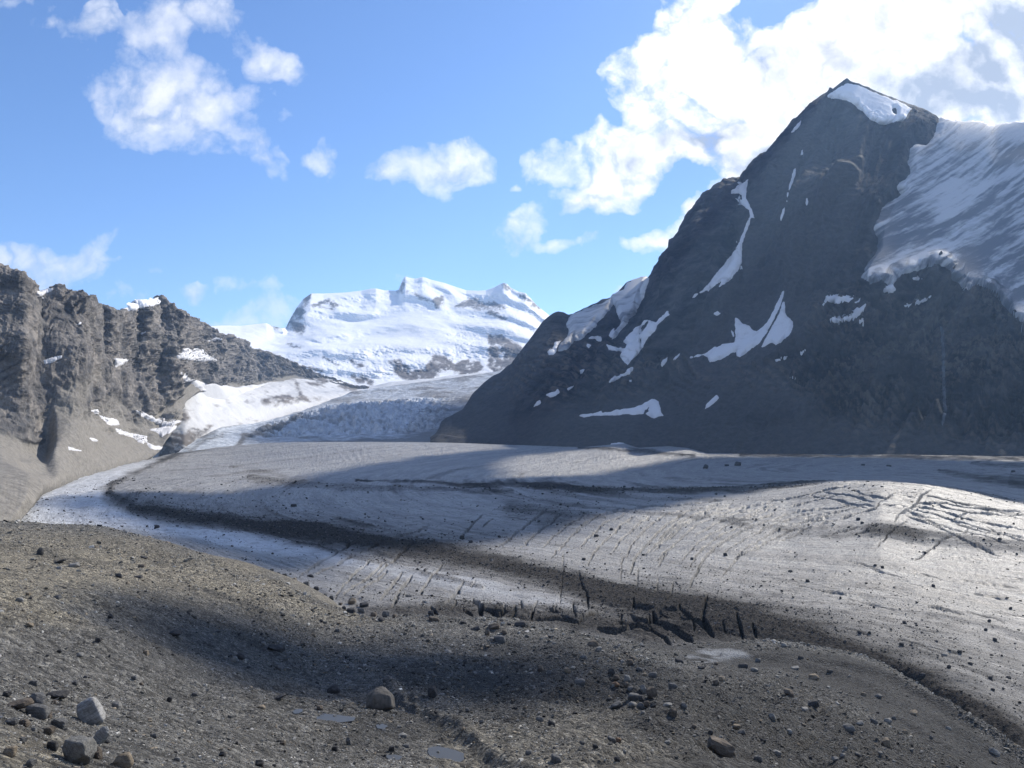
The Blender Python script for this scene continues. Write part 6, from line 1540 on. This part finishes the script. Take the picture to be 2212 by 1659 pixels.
plane_at = lambda z: (lambda px, py: P(px, py, 1.0) * (z / P(px, py, 1.0)[2]))
SHADES = [
    ([(255, 1062), (420, 1066), (540, 1062), (640, 1042), (760, 1012), (900, 988), (1060, 972), (1180, 966), (1260, 972), (1100, 985), (1070, 1000), (1090, 1032), (1290, 1026), (1420, 1000), (1500, 988), (1900, 986), (2300, 1000), (2400, 1080), (2212, 1090), (2100, 1062), (2000, 1046), (1850, 1036), (1700, 1048), (1560, 1070), (1400, 1098), (1270, 1120), (1180, 1150), (1080, 1165), (980, 1176), (820, 1196), (640, 1160), (420, 1128), (280, 1100)], 2600, ice_at, 14, 'long white cloud overhead shading the middle of the glacier', 121),
    ([(60, 1076), (240, 1066), (250, 1090), (60, 1104)], 2600, ice_at, 8, 'small white cloud overhead shading the ice tongue', 122),
    ([(270, 1122), (420, 1140), (600, 1166), (760, 1195), (690, 1225), (640, 1255), (560, 1232), (420, 1190), (300, 1150)], 2000, ice_at, 8, 'thin white cloud overhead shading the near ice edge', 123),
    ([(250, 1300), (420, 1300), (640, 1350), (780, 1400), (1020, 1410), (1230, 1420), (1300, 1470), (1180, 1520), (1000, 1545), (860, 1500), (700, 1540), (560, 1490), (420, 1420), (300, 1370)], 1700, ground_at, 7, 'flat white cloud overhead shading the moraine hollow', 125),
]
for poly, H, at, rag, label, seed in SHADES:
    shade_cloud(poly, H, at, rag, label, seed)
ICF = lambda px, py: np.array(P(px, py, float(np.interp(py, [860, 875, 900, 930, 955, 965], [2900, 2700, 2450, 2150, 1900, 1800]))))
shade_cloud([(500, 964), (540, 946), (600, 925), (680, 900), (760, 888), (860, 885), (960, 895), (1040, 910), (1060, 962), (900, 963), (700, 963), (560, 966)], 5600, ICF, 18, 'high white cloud overhead shading the icefall', 126)

DKF = lambda px, py: np.array(on_grid(DARK, *D_XY, px, min(max(py, float(np.interp(px, [a[0] for a in SKY_R], [a[1] for a in SKY_R])) + 12), 940), 5))
shade_cloud([(2012, 268), (2100, 275), (2300, 260), (2560, 245), (2600, 640), (2400, 800), (2212, 800), (2000, 700), (1700, 660), (1600, 560), (1560, 440), (1640, 390), (1700, 310), (1790, 225), (1880, 275), (1960, 285)], 8000, DKF, 30, 'unseen high cloud shape added to shade the hanging glacier', 127)  # added out of view to keep sun off the hanging glacier and dark face
shade_cloud([(1690, 320), (1800, 290), (1900, 300), (1940, 380), (1900, 520), (1760, 540), (1660, 450)], 9000, DKF, 20, 'small unseen cloud shape added to shade the upper dark face', 128)  # second added blocker, removes a sunlit sliver from the dark face
# ---------------------------------------------------------------- air
def haze_box():
    bm = bmesh.new()
    bmesh.ops.create_cube(bm, size=1.0)
    me = bpy.data.meshes.new('haze'); bm.to_mesh(me); bm.free()
    o = bpy.data.objects.new('haze', me); COL.objects.link(o)
    z0, z1 = -192.0, 1480.0
    o.scale = (18600, 18600, z1 - z0); o.location = (0, 0, (z0 + z1) / 2)
    m = bpy.data.materials.new('haze'); m.use_nodes = True
    t = m.node_tree; t.nodes.remove(t.nodes['Principled BSDF'])
    v = t.nodes.new('ShaderNodeVolumePrincipled')
    v.inputs['Color'].default_value = (0.40, 0.64, 1.0, 1)
    v.inputs['Density'].default_value = 4.6e-5
    v.inputs['Anisotropy'].default_value = 0.45
    t.links.new(v.outputs[0], t.nodes['Material Output'].inputs['Volume'])
    me.materials.append(m)
    set_props(o, 'thin blue mountain haze filling the valley', 'haze', 'stuff')
haze_box()
